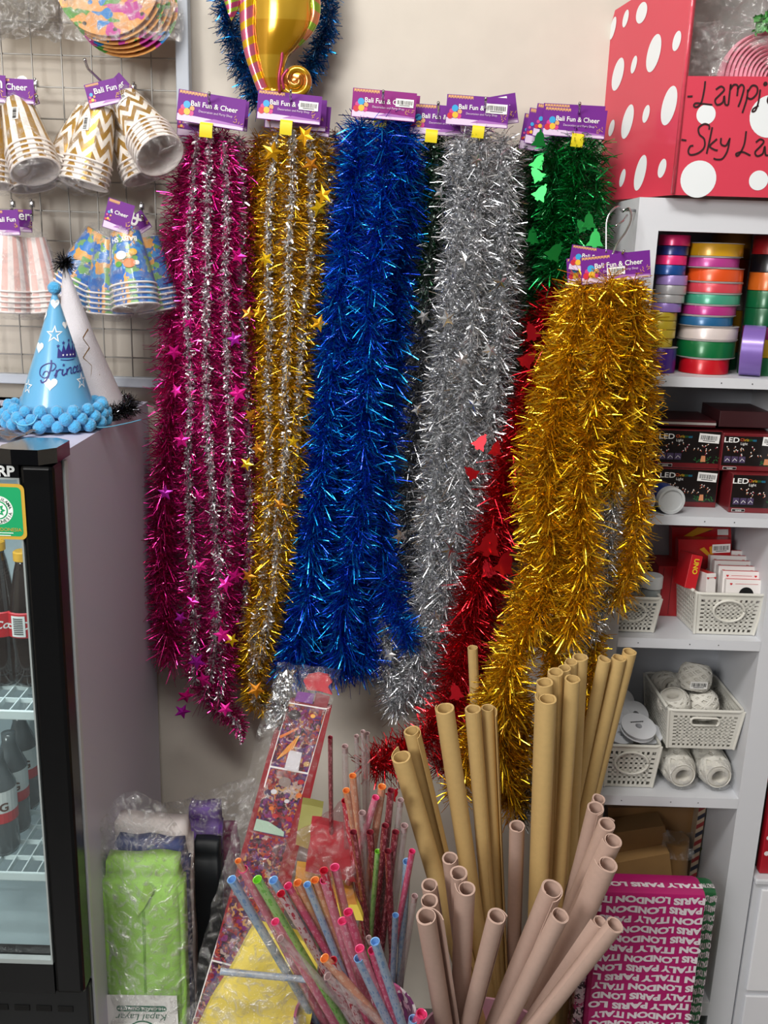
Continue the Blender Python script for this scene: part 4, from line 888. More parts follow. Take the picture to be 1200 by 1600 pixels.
# ================================================================ BASKETS
BSK = mat('#d6d4cb', .45, spec=.4)
def basket(name_lab, fl, fr, d, z0, H, taper, nx, nz, ny, handle, yaw=0, wcol=BSK, hole=.5):
    """fl, fr world xy of front rim corners; d depth vector"""
    fl, fr, d = Vector(fl), Vector(fr), Vector(d); c = (fl + fr) / 2 + d / 2; zt = z0 + H
    top = [fl, fr, fr + d, fl + d]
    bot = [c + (q - c) * taper for q in top]
    T = [Vector((q.x, q.y, zt)) for q in top]; B = [Vector((q.x, q.y, z0 + .0015)) for q in bot]
    t = thing('plastic_basket', name_lab, 'basket', (c.x, c.y, z0))
    b = MB(); th = .0016
    def wall(i, n, m, slot=False):
        j = (i + 1) % 4; a0, a1, b0, b1 = T[i], T[j], B[i], B[j]; N = (a1 - a0).cross(b0 - a0).normalized() * th
        f = lambda s, r_: (a0 * (1 - s) + a1 * s) * (1 - r_) + (b0 * (1 - s) + b1 * s) * r_
        def patch(s0, s1, r0, r1):
            q = [f(s0, r0), f(s1, r0), f(s1, r1), f(s0, r1)]; b.hexa([p + N * .5 for p in q] + [p - N * .5 for p in q])
        mg, top_m, bot_m = .07, .13, .06
        patch(0, 1, 0, top_m); patch(0, 1, 1 - bot_m, 1); patch(0, mg, top_m, 1 - bot_m); patch(1 - mg, 1, top_m, 1 - bot_m)
        cw = (1 - 2 * mg) / n; ch = (1 - top_m - bot_m) / m
        for k in range(1, n):
            s = mg + cw * k
            if slot and .30 < s < .70: patch(s - cw * .25, s + cw * .25, top_m + ch * 3, 1 - bot_m)
            else: patch(s - cw * .25, s + cw * .25, top_m, 1 - bot_m)
        for k in range(1, m):
            r_ = top_m + ch * k
            if slot and k < 3: patch(mg, .33, r_ - ch * .28, r_ + ch * .28); patch(.67, 1 - mg, r_ - ch * .28, r_ + ch * .28)
            else: patch(mg, 1 - mg, r_ - ch * .28, r_ + ch * .28)
        return f, N
    ff = None
    for i, (n, m) in enumerate(((nx, nz), (ny, nz), (nx, nz), (ny, nz))):
        r_ = wall(i, n, m, handle == 'slot' and i in (0, 2)); ff = r_ if i == 0 else ff
    b.add([tuple(q) for q in B] , [(0, 1, 2, 3)])
    for i in range(4): b.tube([T[i], B[i]], .0026, 8)
    b.build('basket_body', wcol, t)
    b = MB(); rim = []
    for i in range(4):
        p0, p1, pm = T[i], T[(i + 1) % 4], T[i - 1]; k = .010
        rim += [p0 + (pm - p0).normalized() * k, p0 + ((pm - p0).normalized() + (p1 - p0).normalized()) * k * .25, p0 + (p1 - p0).normalized() * k]
    b.tube(rim + [rim[0]], .0030, 8); b.build('rim', wcol, t, True)
    f, N = ff; out = N.normalized() * (-1 if (N.y > 0) else 1)
    b = MB()
    if handle == 'ring':
        w_ = (T[1] - T[0]).length; hh = H
        cc = f(.5, .40) + out * .0025; ex = (T[1] - T[0]).normalized(); ey = (T[0] - B[0]).normalized()
        b.tube([cc + ex * cos(a) * hh * .34 + ey * sin(a) * hh * .26 for a in np.linspace(0, 2 * pi, 33)], .0024, 8)
    else:
        ex = (T[1] - T[0]).normalized(); ey = (T[0] - B[0]).normalized(); cc = f(.5, .28) + out * .001; w_ = (T[1] - T[0]).length * .17; r_ = H * .075
        pts = [cc + ex * (w_ * .85 + r_ * cos(a)) + ey * r_ * 1.3 * sin(a) for a in np.linspace(-pi / 2, pi / 2, 9)] + [cc + ex * (-w_ * .85 + r_ * cos(a)) + ey * r_ * 1.3 * sin(a) for a in np.linspace(pi / 2, 3 * pi / 2, 9)]
        b.tube(pts + [pts[0]], .0022, 8)
    b.build('handle', wcol, t, True); return t, T, B
def XY(u, v, Y): p = P(u, v, Y); return (p.x, Y, 0)
def HT(u, v, Y, z): return P(u, v, Y).z - z
Yf = -.185
b3 = basket('white plastic basket full of playing card packs, right one on the third shelf', XY(1089, 927, Yf), XY(1198, 931, Yf), (-.012, .155, 0), Z3, HT(1140, 929, Yf, Z3), .86, 11, 8, 14, 'ring')
b4 = basket('white plastic basket holding a lidded jar, left one on the third shelf behind gold tinsel', XY(948, 935, Yf), XY(1034, 935, Yf), (-.0, .14, 0), Z3, HT(1000, 935, Yf, Z3), .86, 10, 7, 12, 'ring')
# jar in the left basket
p = P(1016, 935, -.15); t = thing('lidded_jar', 'clear jar with white screw lid standing in the left basket of the third shelf', 'jar', (p.x, -.15, Z3 + .004)); M = Matrix.Translation((p.x, -.15, Z3 + .004)); zt_ = P(1016, 898, -.15).z - Z3 - .004
b = MB(); b.lathe([(0, .0), (.0165, 0), (.0165, zt_ - .024), (.014, zt_ - .018), (.014, zt_ - .01)], M, 24); b.build('glass', mat('#8f9696', .1, coat=.5), t, True)
b = MB(); b.lathe([(.0185, zt_ - .022), (.0185, zt_ - .002), (.017, zt_), (0, zt_)], M, 28); b.build('lid', mat('#c9cccd', .4), t, 40)
# cards
CRED = mat('#c21a24', .38, coat=.3); CW = mat('#e4dfdc', .45)
def card_pack(p, w_, h_, t_, yaw, pitch, label, face=True, red=False):
    M = Matrix.Translation(p) @ Matrix.Rotation(radians(yaw), 4, 'Z') @ Matrix.Rotation(radians(pitch), 4, 'X') @ frame((0, 0, 0))
    t = thing('playing_card_pack', label, 'playing cards', tuple(p), 'packs of playing cards'); b = MB(); b.box((-w_ / 2, -h_, -t_), (w_ / 2, 0, 0), 0, M, .0008)
    b.build('card_box', CRED if red else CW, t)
    b = MB(); e = .0003; b.poly([(-w_ / 2 + .002, -h_ + .002), (w_ / 2 - .002, -h_ + .002), (w_ / 2 - .002, -.003), (-w_ / 2 + .002, -.003)], M, 0 if not red else 1, e)
    b.box((-w_ / 2 + .002, -.0002, -t_ + .002), (w_ / 2 - .002, .0004, -.002), 1, M)
    for sx_ in (-1, 1): b.poly([(sx_ * w_ * .38 + x * .3, -.008 + y * .3) for x, y in heart_pts(.008)], M, 1, e * 3)
    b.stroke([(-w_ * .28, -.0075), (w_ * .28, -.0075)], .0006, M, 1, e * 3)
    if face: b.disc((0, -.026), .013, M, 2, 24, off=e * 3)
    b.build('print', [CW, CRED, BLACK], t); return t
cx = (b3[1][0].x + b3[1][1].x) / 2; zr = Z3 + HT(1140, 929, Yf, Z3)
pos = [(1167, 906, -.165, 64, 0)] + [(1159 - 6.5 * k, 893 - 8.2 * k, -.165 + .022 * (k + .6), 58, 0) for k in range(5)]
for i, (u, v, Y, wp, yw) in enumerate(pos):
    p = P(u, v, Y); card_pack(p, wp / SC(u, v, Y), .060, .014, 0, -10, 'white boxed playing cards, %s in the row in the right basket' % ('front one' if i == 0 else ORD[i] + ' from the front'))
card_pack(P(1112, 896, -.16), .018, .05, .05, 12, -8, 'upright white and red card pack at the left side of the right basket', face=False)
# UNO
M = Matrix.Translation(P(1091, 868, -.155)) @ Matrix.Rotation(radians(10), 4, 'Y') @ Matrix.Rotation(radians(-10), 4, 'X') @ frame((0, 0, 0))
t = thing('card_game_box', 'narrow red UNO card game box standing in the right basket', 'card game', tuple(P(1091, 905, -.155))); b = MB(); b.box((-.011, -.06, -.06), (.009, 0, 0), 0, M, .0008)
b.text('UNO', M @ Matrix.Translation((-.004, -.020, 0)) @ Matrix.Rotation(-pi / 2 + .05, 4, 'Z'), .012, 1, .03, .0005); b.build('carton', [CRED, mat('#e0c02a', .4)], t)
# red boxes left of the basket
def redbox(u0, u1, v0, v1, Y, d, label, stripes=3, z0=Z3, yaw=0):
    x0, x1 = P(u0, v1, Y).x, P(u1, v1, Y).x; zt = P(u0, v0, Y).z
    b = MB(); 
    b.box((x0, Y, z0), (x1, min(Y + d, -.014), zt), 0, bev=.0012)
    for k in range(stripes): xx = x0 + (x1 - x0) * (k + .6) / (stripes + .3); b.box((xx, Y - .0004, z0 + .004), (xx + .0008, Y, zt - .004), 1)
    return b
b = redbox(1022, 1066, 884, 954, -.09, .07, ''); b.build('red_game_box', [mat('#b3141e', .4, coat=.3), mat('#5a0a10', .5), mat('#e5b82a', .4)], None, label='red upright game boxes with dark seams between the two third-shelf baskets', cat='box')
def redpack(quad, Y, label, cat='box', extra=None):
    b = MB(); V = [P(u, v, Y) for u, v in quad]; W_ = [q + Vector((0, .02, 0)) for q in V]; b.hexa(V + W_, 0)
    if extra: extra(b)
    return b.build('red_game_pack', [mat('#b8121c', .4, coat=.3), mat('#d89a20', .4), PAPERW, BLACK], None, label=label, cat=cat)
def ex1(b):
    for q in ([(1068, 838), (1090, 824), (1116, 826), (1072, 842)],): b.add([P(u, v, -.0415) for u, v in q], [(0, 1, 2, 3)], 1)
    b.add([P(u, v, -.0413) for u, v in ((1091, 828), (1105, 826), (1112, 829), (1100, 832))], [(0, 1, 2, 3)], 3)
    b.add([P(u, v, -.0413) for u, v in ((1121, 827), (1138, 827), (1138, 836), (1121, 836))], [(0, 1, 2, 3)], 2)
redpack([(1050, 824), (1142, 824), (1144, 866), (1050, 900)], -.04, 'red and yellow hanging game pack at the back of the third shelf', extra=ex1)
def ex2(b):
    for q in ([(1093, 858), (1100, 855), (1112, 868), (1106, 869)], [(1108, 855), (1112, 853), (1115, 868), (1110, 868)]): b.add([P(u, v, -.0715) for u, v in q], [(0, 1, 2, 3)], 1)
    s = SC(1127, 858, -.0718); barcode(b, frame(P(1127, 857, -.0718)) @ Matrix.Rotation(.08, 4, 'Z'), 28 / s, 14 / s, 2, 3, 0, 5)
redpack([(1060, 843), (1142, 843), (1141, 895), (1060, 905)], -.07, 'red game pack with yellow letter and barcode behind the playing cards', extra=ex2)

# ---- fourth shelf
Yf = -.18
zq = P(1100, 1174, Yf).z                    # underside of the large basket: it rests on the twine rolls
TW = mat('#d9d6cd', .85, bump=.3, bscale=300, key='cotton_twine')
b5 = basket('large white plastic basket holding balls of white twine on the fourth shelf', XY(1045, 1111, Yf), XY(1164, 1111, Yf), (-.004, .158, 0), zq, HT(1100, 1111, Yf, zq), .89, 13, 9, 17, 'slot')
b6 = basket('small white plastic basket full of flat white spools on the fourth shelf', XY(946, 1166, Yf), XY(1034, 1166, Yf), (-.004, .135, 0), Z4, HT(1000, 1166, Yf, Z4), .87, 9, 7, 12, 'ring')
def twine_mesh(r, h, turns=30, hole=.3, rt=.0013):
    b = MB(); N = turns * 22; pts = []
    prof = [(r * hole, -h * .35), (r * .45, -h / 2), (r * .8, -h * .42), (r, -h * .1), (r, h * .1), (r * .8, h * .42), (r * .45, h / 2), (r * hole, h * .35), (r * hole, -h * .35)]
    b.lathe(prof, None, 28, 1)
    for sgn in (1, -1):
        pts = []
        for i in range(N + 1):
            a = 2 * pi * turns * .31 * i / N * sgn * 2.07; ph = sin(2 * pi * i / N * turns * .5)
            zz = h * .47 * ph; rr = r * (1 - .32 * abs(ph) ** 3) + .0006; pts.append(Vector((rr * cos(a), rr * sin(a), zz)))
        b.tube(pts, rt, 4, 0, False)
    o = b.build('tmptwine', [TW, mat('#c9c5bb', .9)], None, True, org=(0, 0, 0)); me = o.data; bpy.data.objects.remove(o); return me
TWM = twine_mesh(.029, .052); TWL = twine_mesh(.031, .135, 70, .38)
def twine(u, v, Y, rot, label, me=TWM, name='twine_ball', group='balls of white twine in the large basket', z=None, s=1):
    p = P(u, v, Y)
    if z is not None: p.z = z
    t = thing(name, label, 'twine', (p.x, p.y, p.z), group); c = bpy.data.objects.new('wound_twine', me); COL.objects.link(c); c.parent = t; c.rotation_euler = rot; c.scale = (s, s, s); ORG[c.name] = ORG[t.name]; return t, p
t, p = twine(1086, 1058, -.10, (-.35, .15, 0), 'ball of white twine with a barcode tag, topmost in the large basket')
q = MB(); s = SC(1092, 1071, -.132); barcode(q, Matrix.Translation(P(1092, 1071, -.134)) @ Matrix.Rotation(.12, 4, 'X') @ frame((0, 0, 0)), 27 / s, 13 / s, 0, 1, 0, 9); q.build('barcode_sticker', [PAPERW, BLACK], t)
twine(1097, 1101, -.115, (-.25, .1, 1), 'ball of white twine directly below the barcoded ball in the large basket')
twine(1053, 1101, -.125, (-.35, -.1, 2), 'ball of white twine at the front left of the large basket, hole facing up')
twine(1040, 1073, -.055, (1.2, .4, 0), 'ball of white twine at the back left of the large basket')
twine(1062, 1078, -.06, (.5, .4, 0), 'ball of white twine behind the barcoded one in the large basket')
twine(1100, 1140, -.10, (.2, .1, 0), 'ball of white twine low in the large basket, seen through the handle slot')
zl4 = Z4 + .034
for i, (u, lab) in enumerate(((1092, 'long roll of white netted twine in plastic under the large basket, left one'), (1144, 'long roll of white netted twine in plastic under the large basket, right one'))):
    p = P(u, 1222, -.16); x = RX0 - .034 - (.066 if i == 0 else 0)
    t = thing('twine_roll', lab, 'twine', (x, -.12, Z4), 'shrink-wrapped twine rolls'); c = bpy.data.objects.new('wound_twine', TWL); COL.objects.link(c); c.parent = t; c.rotation_euler = (pi / 2, 0, .0); c.location = (0, .002, .033); ORG[c.name] = ORG[t.name]
    b = MB(); b.lathe([(.008, .070), (.02, .072), (.0315, .062), (.0327, 0), (.0327, -.05)], Matrix.Translation((x, -.118, Z4 + .0332)) @ Matrix.Rotation(pi / 2, 4, 'X'), 28); b.build('shrink_wrap', FILM, t, True)
p = P(1052, 1205, -.10); t = thing('twine_roll', 'roll of white netted twine behind the two wrapped ones, peeking out at their left', 'twine', (p.x, -.075, Z4)); c = bpy.data.objects.new('wound_twine', TWL); COL.objects.link(c); c.parent = t; c.rotation_euler = (pi / 2, 0, -.12); c.scale = (.9, .9, .85); c.location = (.002, .0, .033); ORG[c.name] = ORG[t.name]
SPW = mat('#d4d6da', .4)
def spool(u, v, Y, tilt, yaw, label, r=.026):
    p = P(u, v, Y); t = thing('flat_spool', label, 'spool', tuple(p), 'flat white spools in the small basket'); M = Matrix.Translation(p) @ Matrix.Rotation(yaw, 4, 'Z') @ Matrix.Rotation(tilt, 4, 'X')
    b = MB(); b.lathe([(.006, 0), (r, 0), (r, .0012), (r * .86, .0014), (r * .86, .0086), (r, .0088), (r, .010), (.006, .010), (.006, 0)], M, 30); b.build('spool_body', SPW, t, 40); return t, M
t, M = spool(996, 1140, -.15, .35, .2, 'flat white spool with a dark printed label lying on top of the small basket', .032)
b = MB(); b.text('wwwwww', M @ Matrix.Translation((0, .008, .010)), .006, 0, .03, .0006); b.build('printed_label', [BLACK], t)
for i, (u, v, Y, ti, yw) in enumerate(((968, 1152, -.14, .3, .1), (966, 1138, -.12, .75, .1), (964, 1124, -.10, .85, .1), (966, 1110, -.085, .95, .1), (968, 1097, -.07, 1.0, .1), (990, 1118, -.09, .8, .3), (1012, 1150, -.13, .4, 0))):
    spool(u, v, Y, ti, yw, 'flat white spool in the small basket, ' + ('%s of the leaning row counted from the front' % ORD[i] if i < 5 else ('one just behind the labelled spool' if i == 5 else 'one at the right under the labelled spool')))

# ---- bottom compartment
KR = mat('#a98352', .65, key='kraft_parcel_paper', bump=.1, bscale=30, var=.05); KR2 = mat('#8f6c42', .6)
def parcel(quad, Y, d, m_, name, label, cat='parcel', film_=False, tilt=.0):
    b = MB(); V = [P(u, v, Y + (tilt if i < 2 else 0)) for i, (u, v) in enumerate(quad)]; V = [Vector((q.x, min(q.y, -.014), max(q.z, .004))) for q in V]; W_ = [Vector((q.x, min(q.y + d, -.013), q.z)) for q in V]
    b.hexa(V + W_); return b.build(name, m_, None, label=label, cat=cat)
parcel([(950, 1262), (1090, 1262), (1062, 1440), (950, 1440)], -.045, .03, mat('#9c7448', .5, coat=.3, key='brown_parcel'), 'kraft_parcel', 'large brown parcel at the back of the bottom compartment')
parcel([(945, 1304), (1038, 1290), (1056, 1345), (945, 1362)], -.10, .05, KR2, 'kraft_envelope_stack', 'dark brown paper stack, upper layer in the bottom compartment', 'paper stack')
parcel([(945, 1352), (1046, 1333), (1056, 1420), (945, 1420)], -.13, .06, KR, 'kraft_envelope_stack', 'light brown paper stack, front layer in the bottom compartment', 'paper stack')
x = P(1058, 1350, -.09).x; b = MB(); b.tube([Vector((x + .012, -.08, .16)), P(1056, 1310, -.09)], .026, 24); b.build('wrapped_kraft_roll', KR2, None, 40, 'brown paper roll in clear film standing at the right of the paper stacks', 'paper roll')
b = MB(); q = P(1056, 1306, -.09); b.sheet(lambda a, c: q + Vector(((a - .5) * .06, -.028 + .02 * (c), (c - .7) * .05)) + noise.noise_vector(Vector((a * 5, c * 5, 3))) * .006, 14, 10); b.build('film_wrap', FILM, None, True, 'clear film gathered over the brown roll in the bottom compartment', 'plastic film')
b = MB(); r0, r1 = P(1092, 1262, -.07), P(1070, 1420, -.07); ex = Vector((.014, 0, 0))
b.hexa([r0, r0 + ex, r1 + ex, r1] + [q + Vector((0, .05, 0)) for q in (r0, r0 + ex, r1 + ex, r1)], 0)
for k in range(12):
    a = r0.lerp(r1, k / 12); c = r0.lerp(r1, (k + .5) / 12); o = Vector((0, -.0008, 0)); b.add([a + o, a + ex + o + Vector((0, 0, .01)), c + ex + o + Vector((0, 0, .01)), c + o], [(0, 1, 2, 3)], 1 + k % 2)
b.build('striped_envelope', [mat('#b9a48c', .6), mat('#8c2a2a', .5), mat('#2a2c3c', .5)], None, label='airmail-striped brown envelope edge beside the paper roll', cat='envelope')
b = MB(); b.sheet(lambda a, c: P(1088 + 34 * c + 24 * a * (c) , 1320 + 120 * c, -.05) + Vector((.0 + .02 * a, -.03 * a, 0)), 6, 14); b.build('green_sheet', mat('#6f7a3c', .6), None, True, 'olive green paper sheet curving down at the right of the bottom compartment', 'paper')

# ================================================================ TINSEL GARLANDS
def foil(h, rough=.30, metal=.95):
    return mat(h, rough, metal, coat=.35, key='tinsel_foil_' + h.lstrip('#'))
MAG = [foil('#d81482'), foil('#a8106c'), foil('#e83c96')]; SILV = foil('#ececee', .3); SIL = [foil('#dcdee2', .25), foil('#b4b6ba', .25), foil('#f0f1f3', .3)]
GLD = [foil('#dca414'), foil('#b08010'), foil('#f2c830')]; BLU = [foil('#0c4cd0'), foil('#0a34ae'), foil('#14a0ea')]
GRN = [foil('#0a8a3c'), foil('#08602c'), foil('#18a050')]; REDT = [foil('#c4101e'), foil('#a00c1a'), foil('#dc1a2a')]
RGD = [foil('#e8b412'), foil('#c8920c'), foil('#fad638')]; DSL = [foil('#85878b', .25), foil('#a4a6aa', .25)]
TEAL = [foil('#0c5c9c'), foil('#1080c4'), foil('#0a4484')]

def peg(tip, hole, label):
    a, h = P(tip[0], tip[1], -.155), P(hole[0], hole[1], -.115); w0 = Vector((h.x, -.001, h.z - .008))
    b = MB(); b.tube(catmull([w0, h, a], 5), .0022, 8); b.tube([w0 + Vector((0, -.001, 0)), w0 + Vector((0, -.006, 0))], .007, 12)
    b.build('wall_peg', CHROME, None, True, label, 'hook', 'metal pegs in the back wall')
peg((327, 145), (328, 163), 'metal wall peg through the header cards of the magenta tinsel')
peg((454, 141), (455, 160), 'metal wall peg through the header cards of the gold and silver star tinsel')
peg((599, 142), (598, 160), 'metal wall peg through the header cards of the blue tinsel')
peg((685, 160), (685, 178), 'metal wall peg between the blue and silver tinsel bunches')
peg((759, 153), (757, 172), 'metal wall peg through the header cards of the silver tinsel')
peg((906, 161), (903, 180), 'metal wall peg through the header cards of the bright green tinsel')

def garland(label, hdr, strands, mats, core=None, orn=(), omats=None, okind='star', tab=None, cat='tinsel garland', dens=4200, w=.0016, group=None, flat=0, **kw):
    """hdr: list of card args; strands: list of (pix, rpx[, opts])"""
    p0 = P(*strands[0][0][0][:3]); t = thing('tinsel_garland', label, cat, tuple(p0), group)
    for h in hdr: card(t, *h[:6], **(h[6] if len(h) > 6 else {}))
    for s_ in strands:
        o = dict(dens=dens, w=w, flat=flat, core=core); o.update(kw)
        if len(s_) > 2: o.update(s_[2])
        mm = o.pop('mats', mats); strand(t, s_[0], s_[1], mm, **o)
    if tab:
        u, v, Y, wp, hp = tab; sc = SC(u, v, Y); M = frame(P(u, v, Y)) @ Matrix.Rotation(-.08, 4, 'Z'); b = MB(); ww, hh = wp / sc / 2, hp / sc / 2
        b.sheet(lambda a, c: M @ Vector(((a * 2 - 1) * ww, (1 - 2 * c) * hh, .002 * sin(c * pi) - .006 * (c < .1))), 4, 6); b.build('yellow_tab', YEL, t, True)
    for i, (u, v, Y, r) in enumerate(orn): ornament(t, u, v, Y, r, random.choice(omats), okind)
    return t
random.seed(11)
OM = [mat('#f0209c', .25, .45), mat('#e0148c', .25, .5), mat('#b41ca8', .25, .5)]
OG = [mat('#f0c41c', .22, .6), mat('#e6a818', .25, .6), mat('#d08420', .25, .6)]
OS = [mat('#c8ccd4', .15, .95), mat('#e0e2e4', .2, .8), mat('#b8b0ac', .2, .8)]
OGR = [mat('#2aa04a', .3, .6), mat('#1c8a3c', .3, .6)]; ORD_ = [mat('#d82030', .25, .7), mat('#c01824', .3, .7)]

# --- magenta bunch
garland('rear magenta tinsel garland, its plain fringe forming the left edge of the magenta bunch',
        [(338, 176, -.095, 100, 44, 7, dict(bc=None)), (300, 190, -.08, 46, 44, 5, {})],
        [([(312, 210, -.06), (290, 300, -.06), (277, 400, -.06), (272, 500, -.06), (272, 600, -.06), (262, 700, -.06), (257, 800, -.06), (256, 900, -.065), (262, 985, -.07), (268, 1030, -.07)], 36, dict(core=None, dens=5200)),
         ([(372, 215, -.06), (380, 320, -.06), (378, 450, -.06), (384, 560, -.06), (388, 680, -.06), (392, 800, -.06), (388, 900, -.06), (376, 1000, -.06)], 24, dict(core=SILV, dens=3600))],
        MAG, None, [(272, 550, -.10, 13), (284, 688, -.10, 13), (258, 770, -.1, 12), (372, 400, -.09, 14), (366, 530, -.09, 12), (372, 615, -.09, 15), (275, 610, -.10, 11)], OM)
garland('front magenta tinsel garland with silver cores and dangling stars, leftmost bunch of all',
        [(330, 172, -.125, 106, 46, 9, {})],
        [([(312, 212, -.09), (303, 300, -.09), (296, 400, -.09), (294, 500, -.09), (300, 600, -.09), (296, 700, -.09), (298, 800, -.09), (304, 900, -.09), (306, 980, -.09), (306, 1060, -.085)], 24),
         ([(330, 205, -.10), (326, 300, -.10), (325, 400, -.10), (324, 500, -.10), (324, 600, -.10), (328, 700, -.10), (336, 800, -.10), (342, 900, -.10), (338, 980, -.10), (330, 1050, -.09), (322, 1085, -.08)], 26),
         ([(348, 207, -.09), (356, 320, -.09), (354, 450, -.09), (356, 560, -.09), (360, 680, -.09), (356, 800, -.09), (352, 900, -.09), (346, 1000, -.09), (348, 1060, -.085), (342, 1096, -.08)], 25),
         ([(322, 1080, -.075), (345, 1105, -.07), (368, 1120, -.07), (376, 1140, -.07, .5), (378, 1160, -.07, .15)], 22)],
        MAG, SILV, [(347, 992, -.13, 14), (307, 1034, -.13, 15), (318, 1062, -.12, 15), (290, 1088, -.11, 15), (285, 1112, -.10, 13), (312, 885, -.13, 12), (368, 900, -.12, 15), (352, 912, -.13, 13), (300, 940, -.12, 11), (282, 965, -.12, 10), (296, 505, -.13, 10), (352, 1108, -.1, 12), (310, 775, -.13, 10), (334, 960, -.13, 11)], OM,
        tab=(322, 202, -.128, 20, 24), flat=.35)
# --- gold + silver bunch
garland('rear gold tinsel garland behind the gold and silver one left of the blue bunch',
        [(462, 178, -.095, 96, 46, 4, {}), (470, 186, -.085, 92, 44, 6, {})],
        [([(500, 215, -.06), (512, 300, -.06), (506, 380, -.06), (497, 450, -.06), (488, 520, -.06), (480, 600, -.06), (474, 700, -.06)], 24),
         ([(405, 215, -.055), (400, 330, -.055), (398, 450, -.055), (398, 560, -.055), (402, 700, -.055), (402, 800, -.055), (398, 900, -.055), (384, 1000, -.055), (378, 1060, -.055)], 22, dict(mats=GLD[:2], core=None))],
        GLD, SILV, [(505, 305, -.1, 15), (498, 326, -.1, 15), (388, 490, -.09, 11), (498, 505, -.1, 14), (385, 725, -.09, 11), (388, 900, -.09, 12), (362, 1000, -.09, 11)], OG)
garland('front gold tinsel garland with silver cores and gold stars, between the magenta and blue bunches',
        [(452, 168, -.125, 100, 42, 6, dict(bc=(.30, .12, .30)))],
        [([(432, 212, -.09), (424, 300, -.09), (420, 400, -.09), (424, 500, -.09), (420, 600, -.09), (422, 700, -.09), (418, 800, -.09), (414, 900, -.09), (400, 980, -.09), (396, 1050, -.085), (402, 1095, -.08)], 25),
         ([(458, 205, -.10), (458, 300, -.10), (452, 400, -.10), (452, 500, -.10), (446, 600, -.10), (446, 700, -.10), (434, 800, -.10), (430, 900, -.10), (416, 980, -.10), (404, 1040, -.09)], 26),
         ([(486, 210, -.09), (488, 300, -.09), (486, 400, -.09), (474, 500, -.09), (468, 600, -.09), (462, 700, -.09), (450, 780, -.09), (440, 860, -.09), (432, 920, -.09)], 24),
         ([(388, 1078, -.07), (410, 1100, -.07), (430, 1090, -.07)], 22)],
        GLD, SILV, [(426, 238, -.135, 17), (476, 212, -.135, 16), (486, 258, -.135, 14), (415, 405, -.13, 13), (392, 650, -.12, 13), (402, 700, -.12, 12), (437, 788, -.13, 12), (404, 488, -.12, 10), (400, 1078, -.11, 14), (458, 690, -.12, 10)], OG,
        tab=(447, 198, -.128, 19, 24), flat=.35)
# dark red curl behind
garland('sliver of dark red tinsel between the gold and blue bunches near the top', [], [([(520, 205, -.035), (528, 240, -.035), (524, 275, -.035)], 13, dict(mats=[foil('#7a1220')]))], REDT, None, dens=2200)

# --- blue bunch
garland('rear blue tinsel garland, the right and lower strands of the blue bunch',
        [(606, 168, -.09, 98, 42, 5, dict(purple=PUR2))],
        [([(622, 190, -.06), (640, 260, -.06), (636, 340, -.06), (622, 420, -.06), (615, 520, -.06), (608, 620, -.06), (600, 700, -.065), (592, 800, -.07), (600, 880, -.075), (614, 940, -.10), (632, 985, -.12, .85), (640, 1012, -.12, .6)], 36),
         ([(600, 380, -.05), (590, 500, -.05), (580, 620, -.05), (570, 740, -.05), (556, 860, -.05), (548, 960, -.055), (540, 1030, -.06)], 40), ([(540, 480, -.05), (530, 600, -.05), (520, 720, -.05), (512, 840, -.05), (500, 960, -.05), (500, 1040, -.06)], 38),
         ([(560, 200, -.055), (545, 300, -.055), (530, 400, -.055), (520, 520, -.055), (508, 640, -.055), (495, 760, -.055), (480, 880, -.055), (462, 980, -.055), (450, 1040, -.055)], 36)],
        BLU, None, dens=5000, w=.0017)
garland('front blue tinsel garland, the thick bright strands at the centre of the tinsel wall',
        [(600, 164, -.120, 100, 42, 5, dict(purple=PUR2, bc=(.32, .12, .28)))],
        [([(565, 190, -.09), (555, 280, -.09), (545, 370, -.095), (530, 460, -.10), (520, 560, -.10), (512, 660, -.10), (500, 760, -.10), (488, 860, -.10), (478, 950, -.10), (462, 1020, -.09), (450, 1050, -.085)], 36),
         ([(600, 185, -.10), (600, 280, -.10), (596, 350, -.105), (580, 440, -.11), (576, 540, -.11), (572, 640, -.11), (568, 740, -.11), (558, 840, -.11), (540, 930, -.11), (535, 1000, -.10), (548, 1040, -.09)], 37),
         ([(634, 182, -.09), (632, 250, -.09), (618, 330, -.09)], 30),
         ([(450, 1030, -.075), (490, 1045, -.075), (535, 1038, -.075), (572, 1035, -.075), (580, 1010, -.075)], 34),
         ([(568, 930, -.09), (570, 990, -.09), (560, 1040, -.085)], 30)],
        BLU, None, dens=5200, w=.0017, tab=(594, 190, -.10, 20, 16))
# --- green behind silver
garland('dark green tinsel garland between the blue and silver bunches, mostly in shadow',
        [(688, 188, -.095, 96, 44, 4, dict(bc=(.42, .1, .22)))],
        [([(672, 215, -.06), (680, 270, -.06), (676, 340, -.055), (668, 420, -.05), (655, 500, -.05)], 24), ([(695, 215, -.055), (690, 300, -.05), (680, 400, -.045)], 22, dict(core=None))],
        [foil('#0c6a34'), foil('#08401f')], foil('#8a9a90'), tab=(674, 212, -.115, 19, 20))
